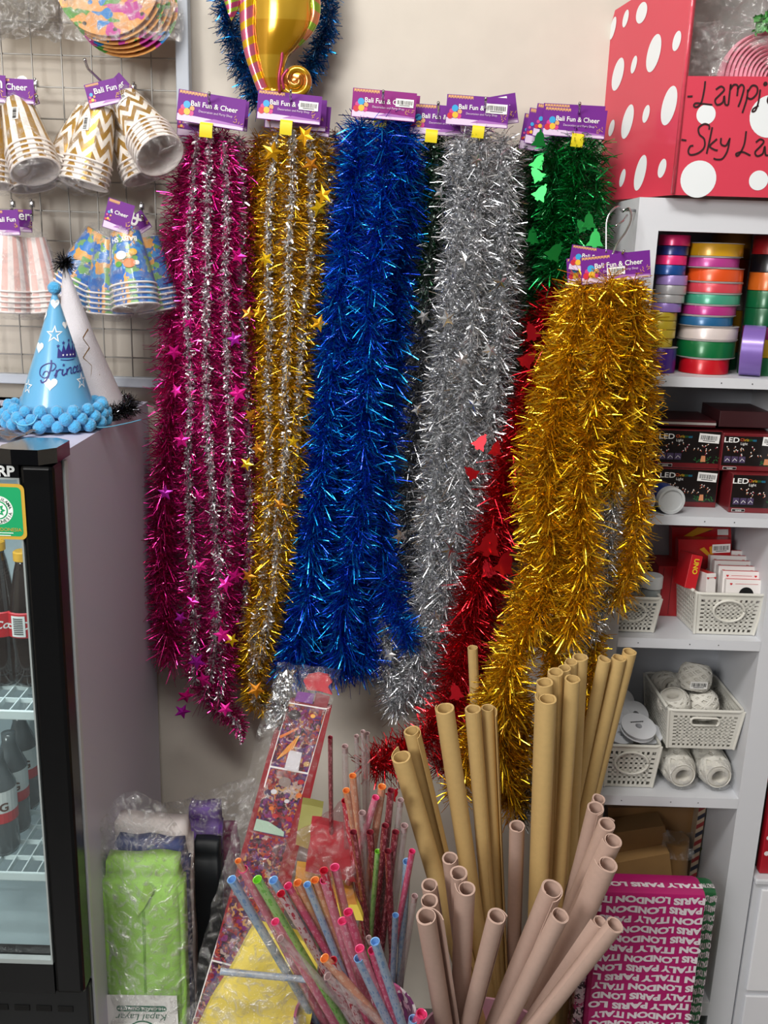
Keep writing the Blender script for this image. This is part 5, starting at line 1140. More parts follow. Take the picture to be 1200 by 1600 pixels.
# --- silver bunch
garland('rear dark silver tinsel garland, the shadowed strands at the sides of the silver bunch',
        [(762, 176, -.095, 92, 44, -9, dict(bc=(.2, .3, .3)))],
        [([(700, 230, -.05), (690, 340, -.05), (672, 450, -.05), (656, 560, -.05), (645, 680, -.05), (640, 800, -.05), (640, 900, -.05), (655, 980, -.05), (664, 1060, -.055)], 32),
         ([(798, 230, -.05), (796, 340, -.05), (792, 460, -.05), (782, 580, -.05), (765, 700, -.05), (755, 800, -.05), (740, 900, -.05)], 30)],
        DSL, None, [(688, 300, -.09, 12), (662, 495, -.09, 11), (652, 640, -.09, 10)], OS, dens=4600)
garland('front silver tinsel garland with beaded cores and silver stars, right of the blue bunch',
        [(746, 174, -.125, 98, 44, 4, dict(bc=(.30, .12, .34)))],
        [([(722, 215, -.09), (716, 300, -.09), (712, 400, -.09), (704, 500, -.09), (694, 600, -.09), (686, 700, -.09), (678, 800, -.09), (672, 900, -.09), (660, 990, -.09), (640, 1060, -.085), (618, 1100, -.08)], 34),
         ([(752, 207, -.10), (748, 300, -.10), (744, 400, -.10), (738, 500, -.10), (728, 600, -.10), (722, 700, -.10), (714, 800, -.10), (700, 900, -.10), (682, 990, -.10)], 35),
         ([(784, 215, -.09), (788, 320, -.09), (784, 440, -.09), (776, 560, -.09), (762, 680, -.09), (744, 780, -.09), (730, 870, -.09)], 32),
         ([(597, 965, -.07), (608, 1020, -.07), (612, 1080, -.07), (625, 1110, -.07)], 28), ([(672, 960, -.08), (668, 1030, -.08), (655, 1090, -.08)], 26)],
        SIL, SILV, [(728, 408, -.135, 15), (698, 498, -.135, 14), (782, 440, -.13, 13), (766, 548, -.13, 14), (722, 562, -.135, 13), (740, 632, -.13, 12), (626, 838, -.11, 14), (702, 858, -.12, 15), (680, 962, -.12, 12), (668, 1058, -.11, 14), (608, 1022, -.1, 11), (660, 780, -.12, 9), (744, 250, -.13, 11)], OS,
        tab=(747, 205, -.128, 19, 20), corer=.28, coredens=3400, dens=5000)
# --- green bunch
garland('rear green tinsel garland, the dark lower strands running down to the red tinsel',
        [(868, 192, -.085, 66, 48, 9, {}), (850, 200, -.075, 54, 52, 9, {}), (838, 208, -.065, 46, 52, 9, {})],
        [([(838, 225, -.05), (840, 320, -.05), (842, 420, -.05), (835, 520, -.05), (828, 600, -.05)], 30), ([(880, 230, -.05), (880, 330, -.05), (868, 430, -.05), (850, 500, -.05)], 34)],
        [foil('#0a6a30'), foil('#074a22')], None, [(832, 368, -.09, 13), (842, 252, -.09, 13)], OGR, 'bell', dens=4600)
garland('front bright green tinsel garland with green bell shapes, beside the red dotted box',
        [(896, 186, -.10, 96, 42, 3, {}), (898, 192, -.125, 98, 42, 4, {})],
        [([(868, 215, -.10), (866, 290, -.10), (862, 370, -.10), (864, 440, -.10)], 32, {}), ([(902, 212, -.11), (900, 280, -.11), (896, 350, -.11), (890, 420, -.10)], 36), ([(928, 218, -.10), (930, 280, -.10), (930, 350, -.11), (925, 400, -.10)], 30)],
        GRN, None, [(843, 216, -.13, 13), (838, 272, -.13, 12), (920, 344, -.15, 13), (930, 372, -.15, 14), (868, 392, -.14, 15), (908, 352, -.15, 10), (846, 300, -.13, 13)], OGR, 'bell', tab=(902, 218, -.128, 19, 22), dens=3600, w=.0019, curl=.35)
# --- red
garland('red tinsel garland with bell shapes, sweeping down left from behind the gold tinsel',
        [],
        [([(880, 445, -.10), (862, 520, -.09), (850, 590, -.08), (826, 640, -.09), (798, 720, -.11), (778, 800, -.12), (755, 880, -.13), (735, 960, -.13), (720, 1040, -.14), (700, 1110, -.16), (655, 1160, -.20), (600, 1188, -.24), (568, 1196, -.26, .8)], 40),
         ([(845, 480, -.06), (836, 580, -.06), (816, 660, -.08), (796, 760, -.09), (778, 860, -.10), (760, 960, -.10), (740, 1060, -.10), (712, 1130, -.11), (690, 1200, -.12)], 32)],
        REDT, None, [(830, 517, -.11, 15), (826, 560, -.11, 15), (765, 848, -.15, 22), (790, 878, -.15, 20), (762, 888, -.14, 14), (712, 1080, -.18, 13), (752, 690, -.12, 13), (775, 700, -.12, 12), (735, 738, -.12, 12), (676, 1110, -.2, 10), (615, 1240, -.25, 11)], ORD_, 'bell', dens=4800, w=.0019)
# --- right gold (hangs from a hook on the shelf unit)
YR = -.28
b = MB(); b.tube(catmull([P(973, 331, -.19), P(966, 323, -.22), P(955, 330, -.235), P(948, 345, -.24), P(947, 370, -.25), P(947, 395, -.26)], 6), .0016, 8)
b.tube(catmull([P(973, 331, -.19), P(983, 326, -.22), P(986, 342, -.235), P(978, 362, -.25), P(965, 380, -.265), P(956, 400, -.275)], 6), .0016, 8); b.tube(catmull([P(980, 336, -.2), P(974, 345, -.24), P(962, 353, -.25)], 5), .0016, 8)
b.build('wire_hook', CHROME, None, True, 'heart-shaped chrome wire hook on the side of the shelf unit above the gold tinsel', 'hook')
b = MB(); q = P(972, 328, -.19); b.tube([Vector((CX0 - .001, -.185, q.z)), q], .002, 8); b.tube([P(963, 408, -.285), P(975, 392, -.33)], .0018, 8); b.build('screw_hook', CHROME, None, True, 'small screw hook in the left side of the shelf unit', 'hook')
garland('rear gold tinsel garland, outer strands of the gold bunch hanging from the shelf unit hook',
        [(936, 408, YR + .02, 92, 38, 8, {}), (930, 420, YR + .03, 88, 40, -6, {})],
        [([(985, 440, YR), (1003, 500, YR), (1006, 600, YR), (1002, 700, YR), (994, 800, YR), (984, 880, YR), (960, 945, YR)], 33),
         ([(900, 450, YR + .05), (872, 540, YR + .05), (842, 660, YR + .05), (828, 760, YR + .05), (838, 860, YR + .05), (812, 960, YR + .04), (785, 1060, YR + .02), (760, 1110, YR), (735, 1170, YR - .02), (712, 1240, YR - .03)], 34),
         ([(945, 460, YR + .07), (932, 600, YR + .07), (905, 760, YR + .07), (893, 880, YR + .07), (880, 980, YR + .06)], 42), ([(890, 520, YR + .07), (870, 660, YR + .07), (868, 800, YR + .07), (868, 920, YR + .06)], 40), ([(975, 480, YR + .05), (972, 620, YR + .05), (965, 760, YR + .05)], 34),
         ([(800, 1060, YR + .03), (815, 1140, YR + .03), (812, 1210, YR + .03), (805, 1260, YR + .03)], 32)],
        RGD, None, dens=4600, w=.0018)
garland('front gold tinsel garland, the thick bright strands hanging from the shelf unit hook at right',
        [(962, 418, YR - .04, 108, 42, -6, dict(bc=(.0, -.12, .26)))],
        [([(915, 440, YR - .03), (900, 520, YR - .03), (880, 600, YR - .03), (858, 700, YR - .03), (855, 800, YR - .03), (868, 880, YR - .03), (840, 950, YR - .03), (810, 1000, YR - .03), (790, 1060, YR - .03), (800, 1120, YR - .02)], 40),
         ([(952, 435, YR - .04), (948, 520, YR - .05), (930, 620, YR - .05), (915, 720, YR - .05), (905, 800, YR - .05), (915, 860, YR - .05), (905, 930, YR - .05), (885, 1000, YR - .04)], 40),
         ([(985, 430, YR - .03), (990, 500, YR - .03), (982, 600, YR - .03), (962, 700, YR - .03), (952, 770, YR - .03)], 34),
         ([(850, 980, YR), (868, 1040, YR), (872, 1120, YR + .02), (862, 1180, YR + .03)], 34), ([(778, 1080, YR), (782, 1150, YR), (790, 1210, YR + .01), (800, 1262, YR + .01)], 40), ([(930, 985, YR + .02), (922, 1060, YR + .02), (915, 1120, YR + .02), (905, 1170, YR + .02)], 24)],
        RGD, None, tab=(960, 448, YR - .045, 22, 22), dens=5000, w=.0019, curl=.4)
garland('thin silver tinsel showing between the gold strands at the right', [], [([(962, 760, YR - .03), (952, 850, YR), (948, 930, YR), (925, 985, YR), (905, 1020, YR + .02)], 18), ([(845, 1200, YR + .02), (828, 1250, YR + .02), (812, 1285, YR)], 20, dict(mats=DSL))], SIL, None, dens=3600)

# ================================================================ SEAHORSE FOIL BALLOON
garland('dark blue tinsel wreath around the foil seahorse balloon at the top', [],
        [([(352, -60, -.05), (352, 0, -.05), (362, 50, -.05), (376, 95, -.05), (392, 130, -.05), (400, 165, -.05, .8)], 25), ([(508, -60, -.05), (512, 0, -.05), (512, 40, -.05), (498, 80, -.05), (480, 115, -.05), (468, 140, -.05, .7)], 22), ([(352, -60, -.05), (430, -95, -.05), (508, -60, -.05)], 22)],
        TEAL, None, dens=4800, w=.0018)
def balloon_mat(name, c1, c2, scale, rot=0):
    if name in MATS: return MATS[name]
    m = mat(c1, .16, .65, coat=.5, key=name); n = m.node_tree.nodes; l = m.node_tree.links; t = n.new('ShaderNodeTexCoord'); mp = n.new('ShaderNodeMapping'); mp.inputs['Rotation'].default_value = (0, rot, 0)
    wv = n.new('ShaderNodeTexWave'); wv.bands_direction = 'Z'; wv.inputs['Scale'].default_value = scale; wv.inputs['Distortion'].default_value = 1.2; wv.inputs['Detail Scale'].default_value = .6
    r = n.new('ShaderNodeValToRGB'); r.color_ramp.elements[0].position = .62; r.color_ramp.elements[1].position = .68; r.color_ramp.elements[0].color = srgb(c1); r.color_ramp.elements[1].color = srgb(c2)
    l.new(t.outputs['Object'], mp.inputs[0]); l.new(mp.outputs[0], wv.inputs[0]); l.new(wv.outputs[0], r.inputs[0]); l.new(r.outputs[0], n['Principled BSDF'].inputs['Base Color']); MATS[name] = m; return m
YS = -.115
sp = P(430, 60, YS); sh = thing('foil_balloon', 'inflated gold and pink foil seahorse balloon at the top of the wall', 'balloon', tuple(sp))
def fatbody(outline_l, outline_r, thick, name, m_, Y=YS):
    """lofted foil shape between two traced edges, elliptical in depth"""
    L = catmull([(a, c, 0) for a, c in outline_l], 5); R_ = catmull([(a, c, 0) for a, c in outline_r], 5); k = min(len(L), len(R_)); b = MB(); V = []; n = 26
    for i in range(k):
        a, c = P(L[i][0], L[i][1], Y), P(R_[i][0], R_[i][1], Y); mid_ = (a + c) / 2; h_ = (c - a) / 2
        for j in range(n):
            th = 2 * pi * j / n; pk = 1 + .02 * sin(i * 2.1) * sin(th * 9)
            V.append(mid_ + h_ * cos(th) * pk + Vector((0, -1, 0)) * h_.length * thick * sin(th))
    F = [(i * n + j, i * n + (j + 1) % n, (i + 1) * n + (j + 1) % n, (i + 1) * n + j) for i in range(k - 1) for j in range(n)] + [tuple(range(n)), tuple((k - 1) * n + j for j in range(n))[::-1]]
    b.add(V, F); b.build(name, m_, sh, True)
fatbody([(396, -60), (396, -20), (396, 20), (396, 50), (402, 90), (410, 120), (420, 144)], [(482, -60), (486, -20), (488, 20), (482, 50), (464, 75), (448, 95), (437, 146)], .55, 'body', balloon_mat('gold_foil_print', '#c8941c', '#dcae34', 4))
fatbody([(372, -60), (372, -20), (374, 20), (376, 50), (382, 85), (392, 115), (402, 142)], [(402, -60), (403, -20), (400, 20), (400, 50), (404, 90), (412, 120), (422, 144)], .8, 'belly', balloon_mat('pink_foil_stripes', '#d86a8c', '#e8b41c', 13, .5))
fatbody([(470, -40), (480, -8), (484, 20), (474, 46), (456, 66), (446, 84)], [(490, -40), (500, -6), (500, 26), (490, 50), (470, 72), (450, 88)], .8, 'dorsal_fin', balloon_mat('orange_foil_fin', '#d8875c', '#94b23c', 11, -.5))
fatbody([(345, -30), (350, 0), (356, 20)], [(376, -30), (374, 8), (362, 34)], .4, 'side_fin', balloon_mat('lime_foil_fin', '#c24a74', '#a8c43c', 26, .3), YS - .006)
b = MB(); c0 = P(463, 125, YS); s_ = SC(463, 125, YS); pts = []; rr = []
for i in range(60):
    t_ = i / 59; a = radians(200) + t_ * radians(560); R = (24 - 20 * t_) / s_; pts.append(c0 + Vector((R * cos(a), -.006 * t_, R * sin(a)))); rr.append((9.5 - 3 * t_) / s_)
b.lathe([(0, -.008), (17 / s_, -.006), (22 / s_, 0), (17 / s_, .006), (0, .008)], Matrix.Translation(c0 + Vector((0, .002, 0))) @ Matrix.Rotation(pi / 2, 4, 'X'), 30)
b.tube(pts, [q * .7 for q in rr], 14, 0); b.build('tail_curl', balloon_mat('gold_foil_curl', '#cf9a1c', '#b8742c', 8), sh, True)
b = MB(); b.tube(catmull([P(441, 70, YS - .012), P(440, 95, YS - .014), P(436, 120, YS - .014), P(437, 145, YS - .01)], 6), .0025, 8); b.tube(catmull([P(450, 108, YS - .02), P(441, 122, YS - .022), P(444, 140, YS - .02)], 6), .0022, 8); b.build('foil_seam', mat('#a83a5c', .3, .5), sh, True)

# ================================================================ BOTTOM: paper rolls in the pink bin
KRAFT = mat('#cdad72', .62, key='kraft_paper', bump=.05, bscale=120, var=.03); KRD = KRAFT
DUST = mat('#c6a99b', .62, key='dusty_pink_paper', bump=.05, bscale=120, var=.03); DUSL = DUST
BINX, BINY = P(764, 1590, -.50).x, -.50
def roll(ut, vt, Yt, ul, vl, Yl, rpx, m_, label, name='kraft_paper_roll', cat='paper roll', flap=0.0, ph=0.0, turns=1.75, group=None, oval=1.0, zend=.06):
    Yt += .03 * (name != 'kraft_paper_roll') ; dY = (vl - vt) * (.00050 if name != 'kraft_paper_roll' else .00024); a, c = P(ut, vt, Yt), P(ul, vl, Yt + dY); d = (c - a).normalized(); L = (a.z - zend) / max(-d.z, .2); L = min(L, .9); r = rpx / SC(ut, vt, Yt)
    F = axisframe(a, d, (0, -1, 0)); b = MB(); n = 64; V = []
    for i in range(n + 1):
        t_ = i / n; th = ph + 2 * pi * turns * t_; rr = r * (.80 + .20 * t_) ; wob = 1 + .03 * sin(th * 1.0 + ph * 3)
        x, y = rr * cos(th) * wob * oval, rr * sin(th) * wob
        if flap and t_ > .93:
            k = (t_ - .93) / .07; tx, ty = -sin(th), cos(th); x += tx * flap * r * k; y += ty * flap * r * k
        V.append((x, y))
    M = F; nv = 5; th_ = r * .045; k = n + 1; NN = []
    for i in range(k):
        a_, c_ = V[max(i - 1, 0)], V[min(i + 1, n)]; tx, ty = c_[0] - a_[0], c_[1] - a_[1]; l_ = math.hypot(tx, ty) or 1; NN.append((-ty / l_ * th_, tx / l_ * th_))
    VV = []
    for sg in (1, -1):
        for j in range(nv):
            for (x, y), (nx_, ny_) in zip(V, NN): VV.append(M @ Vector((x + sg * nx_, y + sg * ny_, L * j / (nv - 1) + (.0015 * noise.noise(Vector((x * 90, y * 90, ut))) if j == 0 else 0))))
    q_ = nv * k; FF = [(s0 + j * k + i, s0 + j * k + i + 1, s0 + (j + 1) * k + i + 1, s0 + (j + 1) * k + i) for s0 in (0, q_) for j in range(nv - 1) for i in range(n)]
    FF += [(i, i + 1, q_ + i + 1, q_ + i) for i in range(n)] + [(s_ + j * k, s_ + (j + 1) * k, q_ + s_ + (j + 1) * k, q_ + s_ + j * k) for s_ in (0, n) for j in range(nv - 1)]
    b.add(VV, FF)
    o = b.build(name, m_, None, 50, label, cat, group, org=tuple(a + d * L)); return o
G1 = 'kraft paper rolls in the bin'; G2 = 'dusty pink paper rolls in the bin'
YK = -.42; YL = -.50
K = [(627, 1183, -.50, 690, 1400, -.54, 15, 1.5, 3.6, 'kraft roll with a flat loose flap, lowest top and furthest left of the kraft rolls'),
     (643, 1142, -.46, 705, 1400, -.52, 12.5, 1.6, .2, 'kraft roll second from the left, just behind the lowest one'),
     (695, 1107, -.46, 738, 1400, -.52, 14.5, .7, 3.3, 'kraft roll third from the left, standing alone with a narrow flap on its left'),
     (738, 1108, -.44, 765, 1450, -.52, 12.5, .2, 1, 'kraft roll fourth from the left, next to the wide flapped one'),
     (762, 1106, -.42, 778, 1450, -.50, 10, 2.3, .0, 'kraft roll with a wide flap to its right, in the middle of the kraft rolls'),
     (855, 1092, -.48, 843, 1400, -.53, 14, 1.3, 3.0, 'thick kraft roll in front of the tall middle-right cluster, its top the lowest there'),
     (851, 1066, -.45, 843, 1400, -.50, 13, .5, 2, 'kraft roll directly behind the thick front one in the tall cluster'),
     (867, 1050, -.43, 858, 1400, -.49, 12, .3, 1, 'kraft roll in the tall cluster, third top from its left'),
     (882, 1044, -.41, 872, 1400, -.47, 10, .2, 2, 'narrow kraft roll in the middle of the tall cluster'),
     (892, 1034, -.39, 878, 1400, -.45, 10, .2, 3, 'kraft roll second from the back of the tall cluster'),
     (907, 1027, -.38, 888, 1400, -.44, 12, .3, 4, 'kraft roll with the highest top in the tall cluster, beside the gold tinsel'),
     (895, 1061, -.44, 872, 1400, -.49, 12, .2, 4.4, 'kraft roll at the front right of the tall cluster'),
     (945, 1030, -.36, 888, 1300, -.44, 10, .6, 4, 'kraft roll leaning right, leftmost of the three by the shelf unit'),
     (967, 1028, -.35, 905, 1300, -.44, 11, .3, 3, 'kraft roll leaning right, middle of the three by the shelf unit'),
     (984, 1018, -.34, 912, 1300, -.44, 11, .2, 2, 'kraft roll leaning right, rightmost of all kraft rolls'),
     (738, 1012, -.26, 742, 1100, -.30, 8, .1, 1, 'small kraft roll top peeking out between red and gold tinsel')]
for (ut, vt, Yt, ul, vl, Yl, r, fl, ph, lab) in K: roll(ut, vt, Yt, ul, vl, Yl, r, KRAFT, lab, flap=fl, ph=ph, group=G1)
Dr = [(703, 1341, -.56, 722, 1500, -.58, 12, .2, 0, 'dusty pink roll at the back of the left-centre trio, with a square flap'),
      (716, 1364, -.59, 722, 1520, -.60, 13.5, .3, 1, 'dusty pink roll in the middle of the left-centre trio'),
      (729, 1388, -.62, 722, 1560, -.63, 13.5, 1.1, 2.8, 'dusty pink roll at the front of the left-centre trio, with a loose folded edge'),
      (671, 1383, -.59, 694, 1520, -.60, 12.5, .2, 0, 'dusty pink roll at the back of the leftmost trio'),
      (671, 1407, -.62, 692, 1540, -.62, 13.5, .4, 2, 'dusty pink roll in the middle of the leftmost trio'),
      (666, 1432, -.65, 689, 1570, -.65, 16, 1.4, -.6, 'wide dusty pink roll at the front left of the rolls with a curled flap'),
      (776, 1432, -.64, 735, 1590, -.64, 14.5, .6, 5.6, 'pale dusty pink roll standing alone at bottom centre'),
      (808, 1291, -.46, 805, 1400, -.50, 12, .1, 0, 'dark dusty pink roll behind the kraft rolls in front of the gold tinsel'),
      (862, 1388, -.60, 790, 1560, -.62, 17, 1.0, .8, 'wide crushed dusty pink roll leaning right, behind the pale tilted one'),
      (875, 1430, -.65, 790, 1600, -.65, 14, .3, 3, 'pale dusty pink roll leaning right, second from the bottom of the right fan'),
      (961, 1445, -.66, 838, 1600, -.66, 14, .5, 2, 'pale dusty pink roll leaning furthest right, lowest of the right fan'),
      (950, 1350, -.60, 865, 1540, -.62, 15, 1.0, 2.6, 'dusty pink roll with a side flap in the middle of the right fan'),
      (958, 1313, -.56, 880, 1480, -.58, 14, .7, 2.6, 'dusty pink roll of the right fan, second below the dark upper ones'),
      (948, 1288, -.52, 885, 1440, -.55, 13.5, .8, 5, 'dusty pink roll high in the right fan with an open end'),
      (930, 1262, -.48, 885, 1440, -.52, 13, .5, 1, 'dark dusty pink roll near the top of the right fan, behind the open-ended one'),
      (935, 1248, -.45, 890, 1400, -.50, 10, .2, 1, 'dusty pink roll with the highest top, at the back of the right fan'),
      (938, 1440, -.62, 835, 1590, -.64, 11, 1.0, 2.4, 'dusty pink roll half hidden behind the lowest one of the right fan')]
for (ut, vt, Yt, ul, vl, Yl, r, fl, ph, lab) in Dr: roll(ut, vt, Yt, ul, vl, Yl, r, DUST, lab, 'dusty_pink_paper_roll', flap=fl, ph=ph, group=G2, zend=.18)
# pink bin
PINK = mat('#d9a3b8', .4, key='pink_plastic'); zr = P(760, 1580, -.42).z
bn = thing('paper_roll_bin', 'pink plastic bin holding the kraft and dusty pink paper rolls at the bottom edge', 'bin', (BINX, BINY, 0))
b = MB(); b.lathe([(0, .004), (.088, .004), (.109, zr), (.113, zr), (.113, zr - .008), (.092, 0), (0, 0)], Matrix.Translation((BINX, BINY, 0)), 48); b.build('bin_body', PINK, bn, 40)

# ================================================================ patterned plastic tubes (straw bin)
def tubemat(c, alt, rim, alpha=.78):
    return uvpattern('printed_tube_%s_%s' % (c.lstrip('#'), alt.lstrip('#')), c, alt, 'speckle', 9, .5, .22, 0, .6, alpha)
TC = {'pink': ('#e58aa2', '#f2b8c4', '#ea4f88'), 'hot pink': ('#d9577e', '#e88aa6', '#e03a74'), 'orange': ('#e3a184', '#efc4aa', '#f09048'), 'blue': ('#a9c3dc', '#7fa6d0', '#7fb2e6'), 'green': ('#a8dc88', '#78c458', '#86d83c'), 'red': ('#d8405a', '#efc0c4', '#c81c38'), 'maroon': ('#8c2a3c', '#c07a84', '#8a2a38'), 'clear': ('#cfc4c4', '#b48a8c', '#b89a9a'), 'floral': ('#dcc6c8', '#b8283c', '#c22038')}
def ptube(ut, vt, Yt, ul, vl, Yl, r, c, extra='', L=None):
    Yl = Yt + (vl - vt) * (.0004 if L is None else .0); a, q = P(ut, vt, Yt), P(ul, vl, Yl); d = (q - a).normalized(); L = L or max(.12, min(.55, (a.z - .20) / max(-d.z, .3))); R = r / SC(ut, vt, Yt)
    F = axisframe(a, d); b = MB(); n = 14; k = 12
    V = []; uv = []
    for j in range(k + 1):
        for i in range(n + 1):
            th = 2 * pi * i / n; V.append((R * cos(th), R * sin(th), L * j / k)); uv.append((i / n, L * j / k * 18))
    b.add(V, [(j * (n + 1) + i, j * (n + 1) + i + 1, (j + 1) * (n + 1) + i + 1, (j + 1) * (n + 1) + i) for j in range(k) for i in range(n)], 0, F, uv)
    b.lathe([(R * .86, .012), (R * .86, 0), (R * 1.0, -.0005), (R * 1.02, .001)], F, 16, 1); b.lathe([(0, .012), (R * .86, .012)], F, 16, 1)
    return b, a + d * L, c
TUB = []
front = [(372, 1345, 500, 1590, 'orange', .7), (380, 1358, 505, 1592, 'pink', 1), (362, 1374, 490, 1590, 'blue', 1), (402, 1374, 478, 1500, 'green', 1), (427, 1375, 520, 1520, 'blue', 1), (439, 1396, 505, 1510, 'floral', .9), (450, 1384, 530, 1520, 'hot pink', .9), (465, 1379, 522, 1500, 'orange', .9), (480, 1382, 528, 1500, 'blue', .8), (492, 1375, 545, 1520, 'orange', .9), (506, 1360, 548, 1520, 'red', .9), (507, 1375, 562, 1560, 'pink', 1), (523, 1355, 556, 1500, 'pink', 1), (544, 1425, 588, 1560, 'hot pink', 1), (535, 1439, 575, 1570, 'pink', 1), (438, 1466, 562, 1600, 'clear', .8), (507, 1497, 590, 1590, 'orange', 1), (512, 1525, 610, 1612, 'clear', .9), (562, 1482, 604, 1590, 'pink', 1), (582, 1485, 613, 1585, 'hot pink', 1), (586, 1471, 620, 1575, 'blue', 1), (560, 1497, 603, 1590, 'blue', 1), (576, 1465, 612, 1570, 'clear', .6), (430, 1440, 500, 1560, 'pink', .9), (520, 1500, 560, 1590, 'floral', .9)]
Gf = 'printed plastic tubes fanning out at the front'; Gb = 'printed plastic tubes standing upright at the back'
for i, (u, v, ul, vl, c, k) in enumerate(front): TUB.append(ptube(u, v, -.66 + .02 * ((i * 7) % 5) / 5 - .0002 * (v - 1380), ul, vl, -.63, 7.6 * k, c) + (u, v, 'front', Gf))
back = [(551, 1212, 562, 1330, 'orange', .9), (541, 1235, 560, 1340, 'orange', .9), (539, 1251, 562, 1400, 'red', .9), (587, 1246, 556, 1345, 'pink', .9), (597, 1229, 572, 1400, 'orange', 1), (611, 1235, 596, 1400, 'maroon', .9), (626, 1250, 606, 1420, 'clear', .8), (636, 1346, 628, 1480, 'blue', 1.05), (539, 1166, 541, 1280, 'clear', .8), (557, 1150, 560, 1260, 'clear', .6), (567, 1143, 570, 1260, 'clear', .6), (574, 1146, 575, 1260, 'clear', .6), (516, 1152, 517, 1250, 'maroon', .6), (566, 1270, 572, 1400, 'clear', .9), (578, 1300, 590, 1440, 'maroon', .9), (602, 1290, 588, 1420, 'maroon', .9), (618, 1300, 600, 1450, 'maroon', .9), (632, 1290, 612, 1450, 'clear', .9), (644, 1330, 616, 1480, 'hot pink', .8), (590, 1330, 580, 1450, 'green', .7), (552, 1300, 575, 1450, 'maroon', .9), (606, 1330, 612, 1470, 'maroon', .9), (648, 1400, 622, 1560, 'clear', .8), (618, 1430, 612, 1570, 'blue', .8)]
for i, (u, v, ul, vl, c, k) in enumerate(back): TUB.append(ptube(u, v, -.54 + .02 * ((i * 7) % 5) / 5, ul, vl, -.56, 6.4 * k, c) + (u, v, 'back', Gb))
for (u, v, ul, vl, c, r) in ((659, 1584, 640, 1620, 'hot pink', 9), (646, 1592, 640, 1625, 'blue', 7.5)): TUB.append(ptube(u, v, -.68, ul, vl, -.66, r, c) + (u, v, 'low', 'tube ends at the very bottom'))
for row in ('front', 'back', 'low'):
    for c in TC:
        it = sorted([t for t in TUB if t[2] == c and t[5] == row], key=lambda t: t[3]); n = len(it)
        for i, t in enumerate(it):
            cn = {'clear': 'clear', 'floral': 'red-flowered clear'}.get(c, c)
            pos_ = 'single one' if n == 1 else ('leftmost' if i == 0 else ('rightmost' if i == n - 1 else ORD[i] + ' from the left'))
            wh_ = {'front': 'of the %s tubes in the front fan of the tube bin', 'back': 'of the %s tubes standing upright at the back of the tube bin', 'low': 'of the tube ends beside the pink bin%.0s'}[row] % cn
            lab = '%s printed plastic tube, %s %s' % (cn, pos_, wh_) if row == 'low' else '%s printed tube, %s in the %s' % (cn, pos_, 'front fan of tubes' if row == 'front' else 'upright back row of tubes')
            A, B, R_ = TC[c]; t[0].build('patterned_plastic_tube', [tubemat(A, B, R_, .38 if c == 'clear' else .72), mat(R_, .3, coat=.4)], None, 40, lab, 'plastic tube', t[6], org=tuple(t[1]))
b, e, c = ptube(345, 1518, -.60, 452, 1528, -.62, 5.5, 'blue', L=.125); b.build('patterned_plastic_tube', [tubemat('#b4bcc6', '#8fa6c4', ''), mat('#9fb4c8', .3)], None, 40, 'pale blue plastic tube lying level across the yellow tissue pack', 'plastic tube', org=tuple(e))
TX = P(556, 1590, -.58).x; zr2 = P(520, 1588, -.585).z
tb = thing('tube_bin', 'white bin with pink and purple floral print holding the plastic tubes, at the bottom edge', 'bin', (TX, -.58, 0))
b = MB(); b.lathe([(0, .004), (.075, .004), (.088, zr2), (.092, zr2), (.080, 0), (0, 0)], Matrix.Translation((TX, -.585, 0)), 40); b.build('bin_body', blotch('floral_print_plastic', ['#ddd3da', '#c0608c', '#7a3a70', '#e4dce0', '#5f3a5a', '#c9a0b8'], 60), tb, 40)

# ================================================================ tissue packs at lower left
def tissue(u0, u1, vt, Y, d, m_, label, name='tissue_paper_pack', rough=.003, zb_=0.002, lean=0.0, group=None, parent=None):
    x0, x1 = P(u0, vt, Y).x, P(u1, vt, Y).x; zt_ = P((u0 + u1) / 2, vt, Y).z
    bm = bmesh.new(); bmesh.ops.create_cube(bm, size=1); bmesh.ops.bevel(bm, geom=list(bm.edges), offset=.06, segments=3, affect='EDGES')
    bmesh.ops.subdivide_edges(bm, edges=[e for e in bm.edges if abs(e.verts[0].co.z - e.verts[1].co.z) > .5 or abs(e.verts[0].co.x - e.verts[1].co.x) > .5], cuts=10, use_grid_fill=True)
    bm.verts.index_update(); V = []
    for q in bm.verts:
        p = Vector((x0 + (q.co.x + .5) * (x1 - x0), Y + (q.co.y + .5) * d + lean * (q.co.z), zb_ + (q.co.z + .5) * (zt_ - zb_)))
        n_ = noise.noise_vector(p * 28); V.append(p + Vector((n_.x * rough, n_.y * rough, n_.z * rough * (q.co.z > .3) * 1.5)))
    b = MB(); b.add(V, [tuple(q.index for q in f.verts) for f in bm.faces]); bm.free()
    return b, x0, x1, zt_
TG = mat('#9fd262', .7, key='lime_tissue', bump=.35, bscale=24, var=.05); TN = mat('#2c3a6c', .7, bump=.2, bscale=30, key='navy_tissue'); TW_ = mat('#cdc5c1', .75, bump=.3, bscale=40, key='white_tissue')
b, x0, x1, zt_ = tissue(157, 284, 1347, -.42, .035, TG, ''); o = thing('tissue_paper_pack', 'folded lime green tissue paper with a paper label, front pack at the lower left', 'tissue paper', ((x0 + x1) / 2, -.40, 0), 'tissue paper packs at lower left')
b.build('folded_tissue', TG, o, True)
b = MB(); xm = (x0 + x1) / 2; fy = -.4235
b.add([(xm + .006, fy, zt_ - .03), (xm + .022, fy - .002, zt_ - .045), (xm + .002, fy, zt_ - .085), (xm - .010, fy, zt_ - .10)], [(0, 1, 2, 3)]); b.add([(xm - .006, fy - .0003, .0), (xm - .0045, fy - .0003, .0), (xm + .001, fy - .0003, zt_ - .09), (xm - .001, fy - .0003, zt_ - .09)], [(0, 1, 2, 3)], 1)
b.build('tissue_fold', [mat('#a6d65e', .65), mat('#6fa53c', .7)], o)
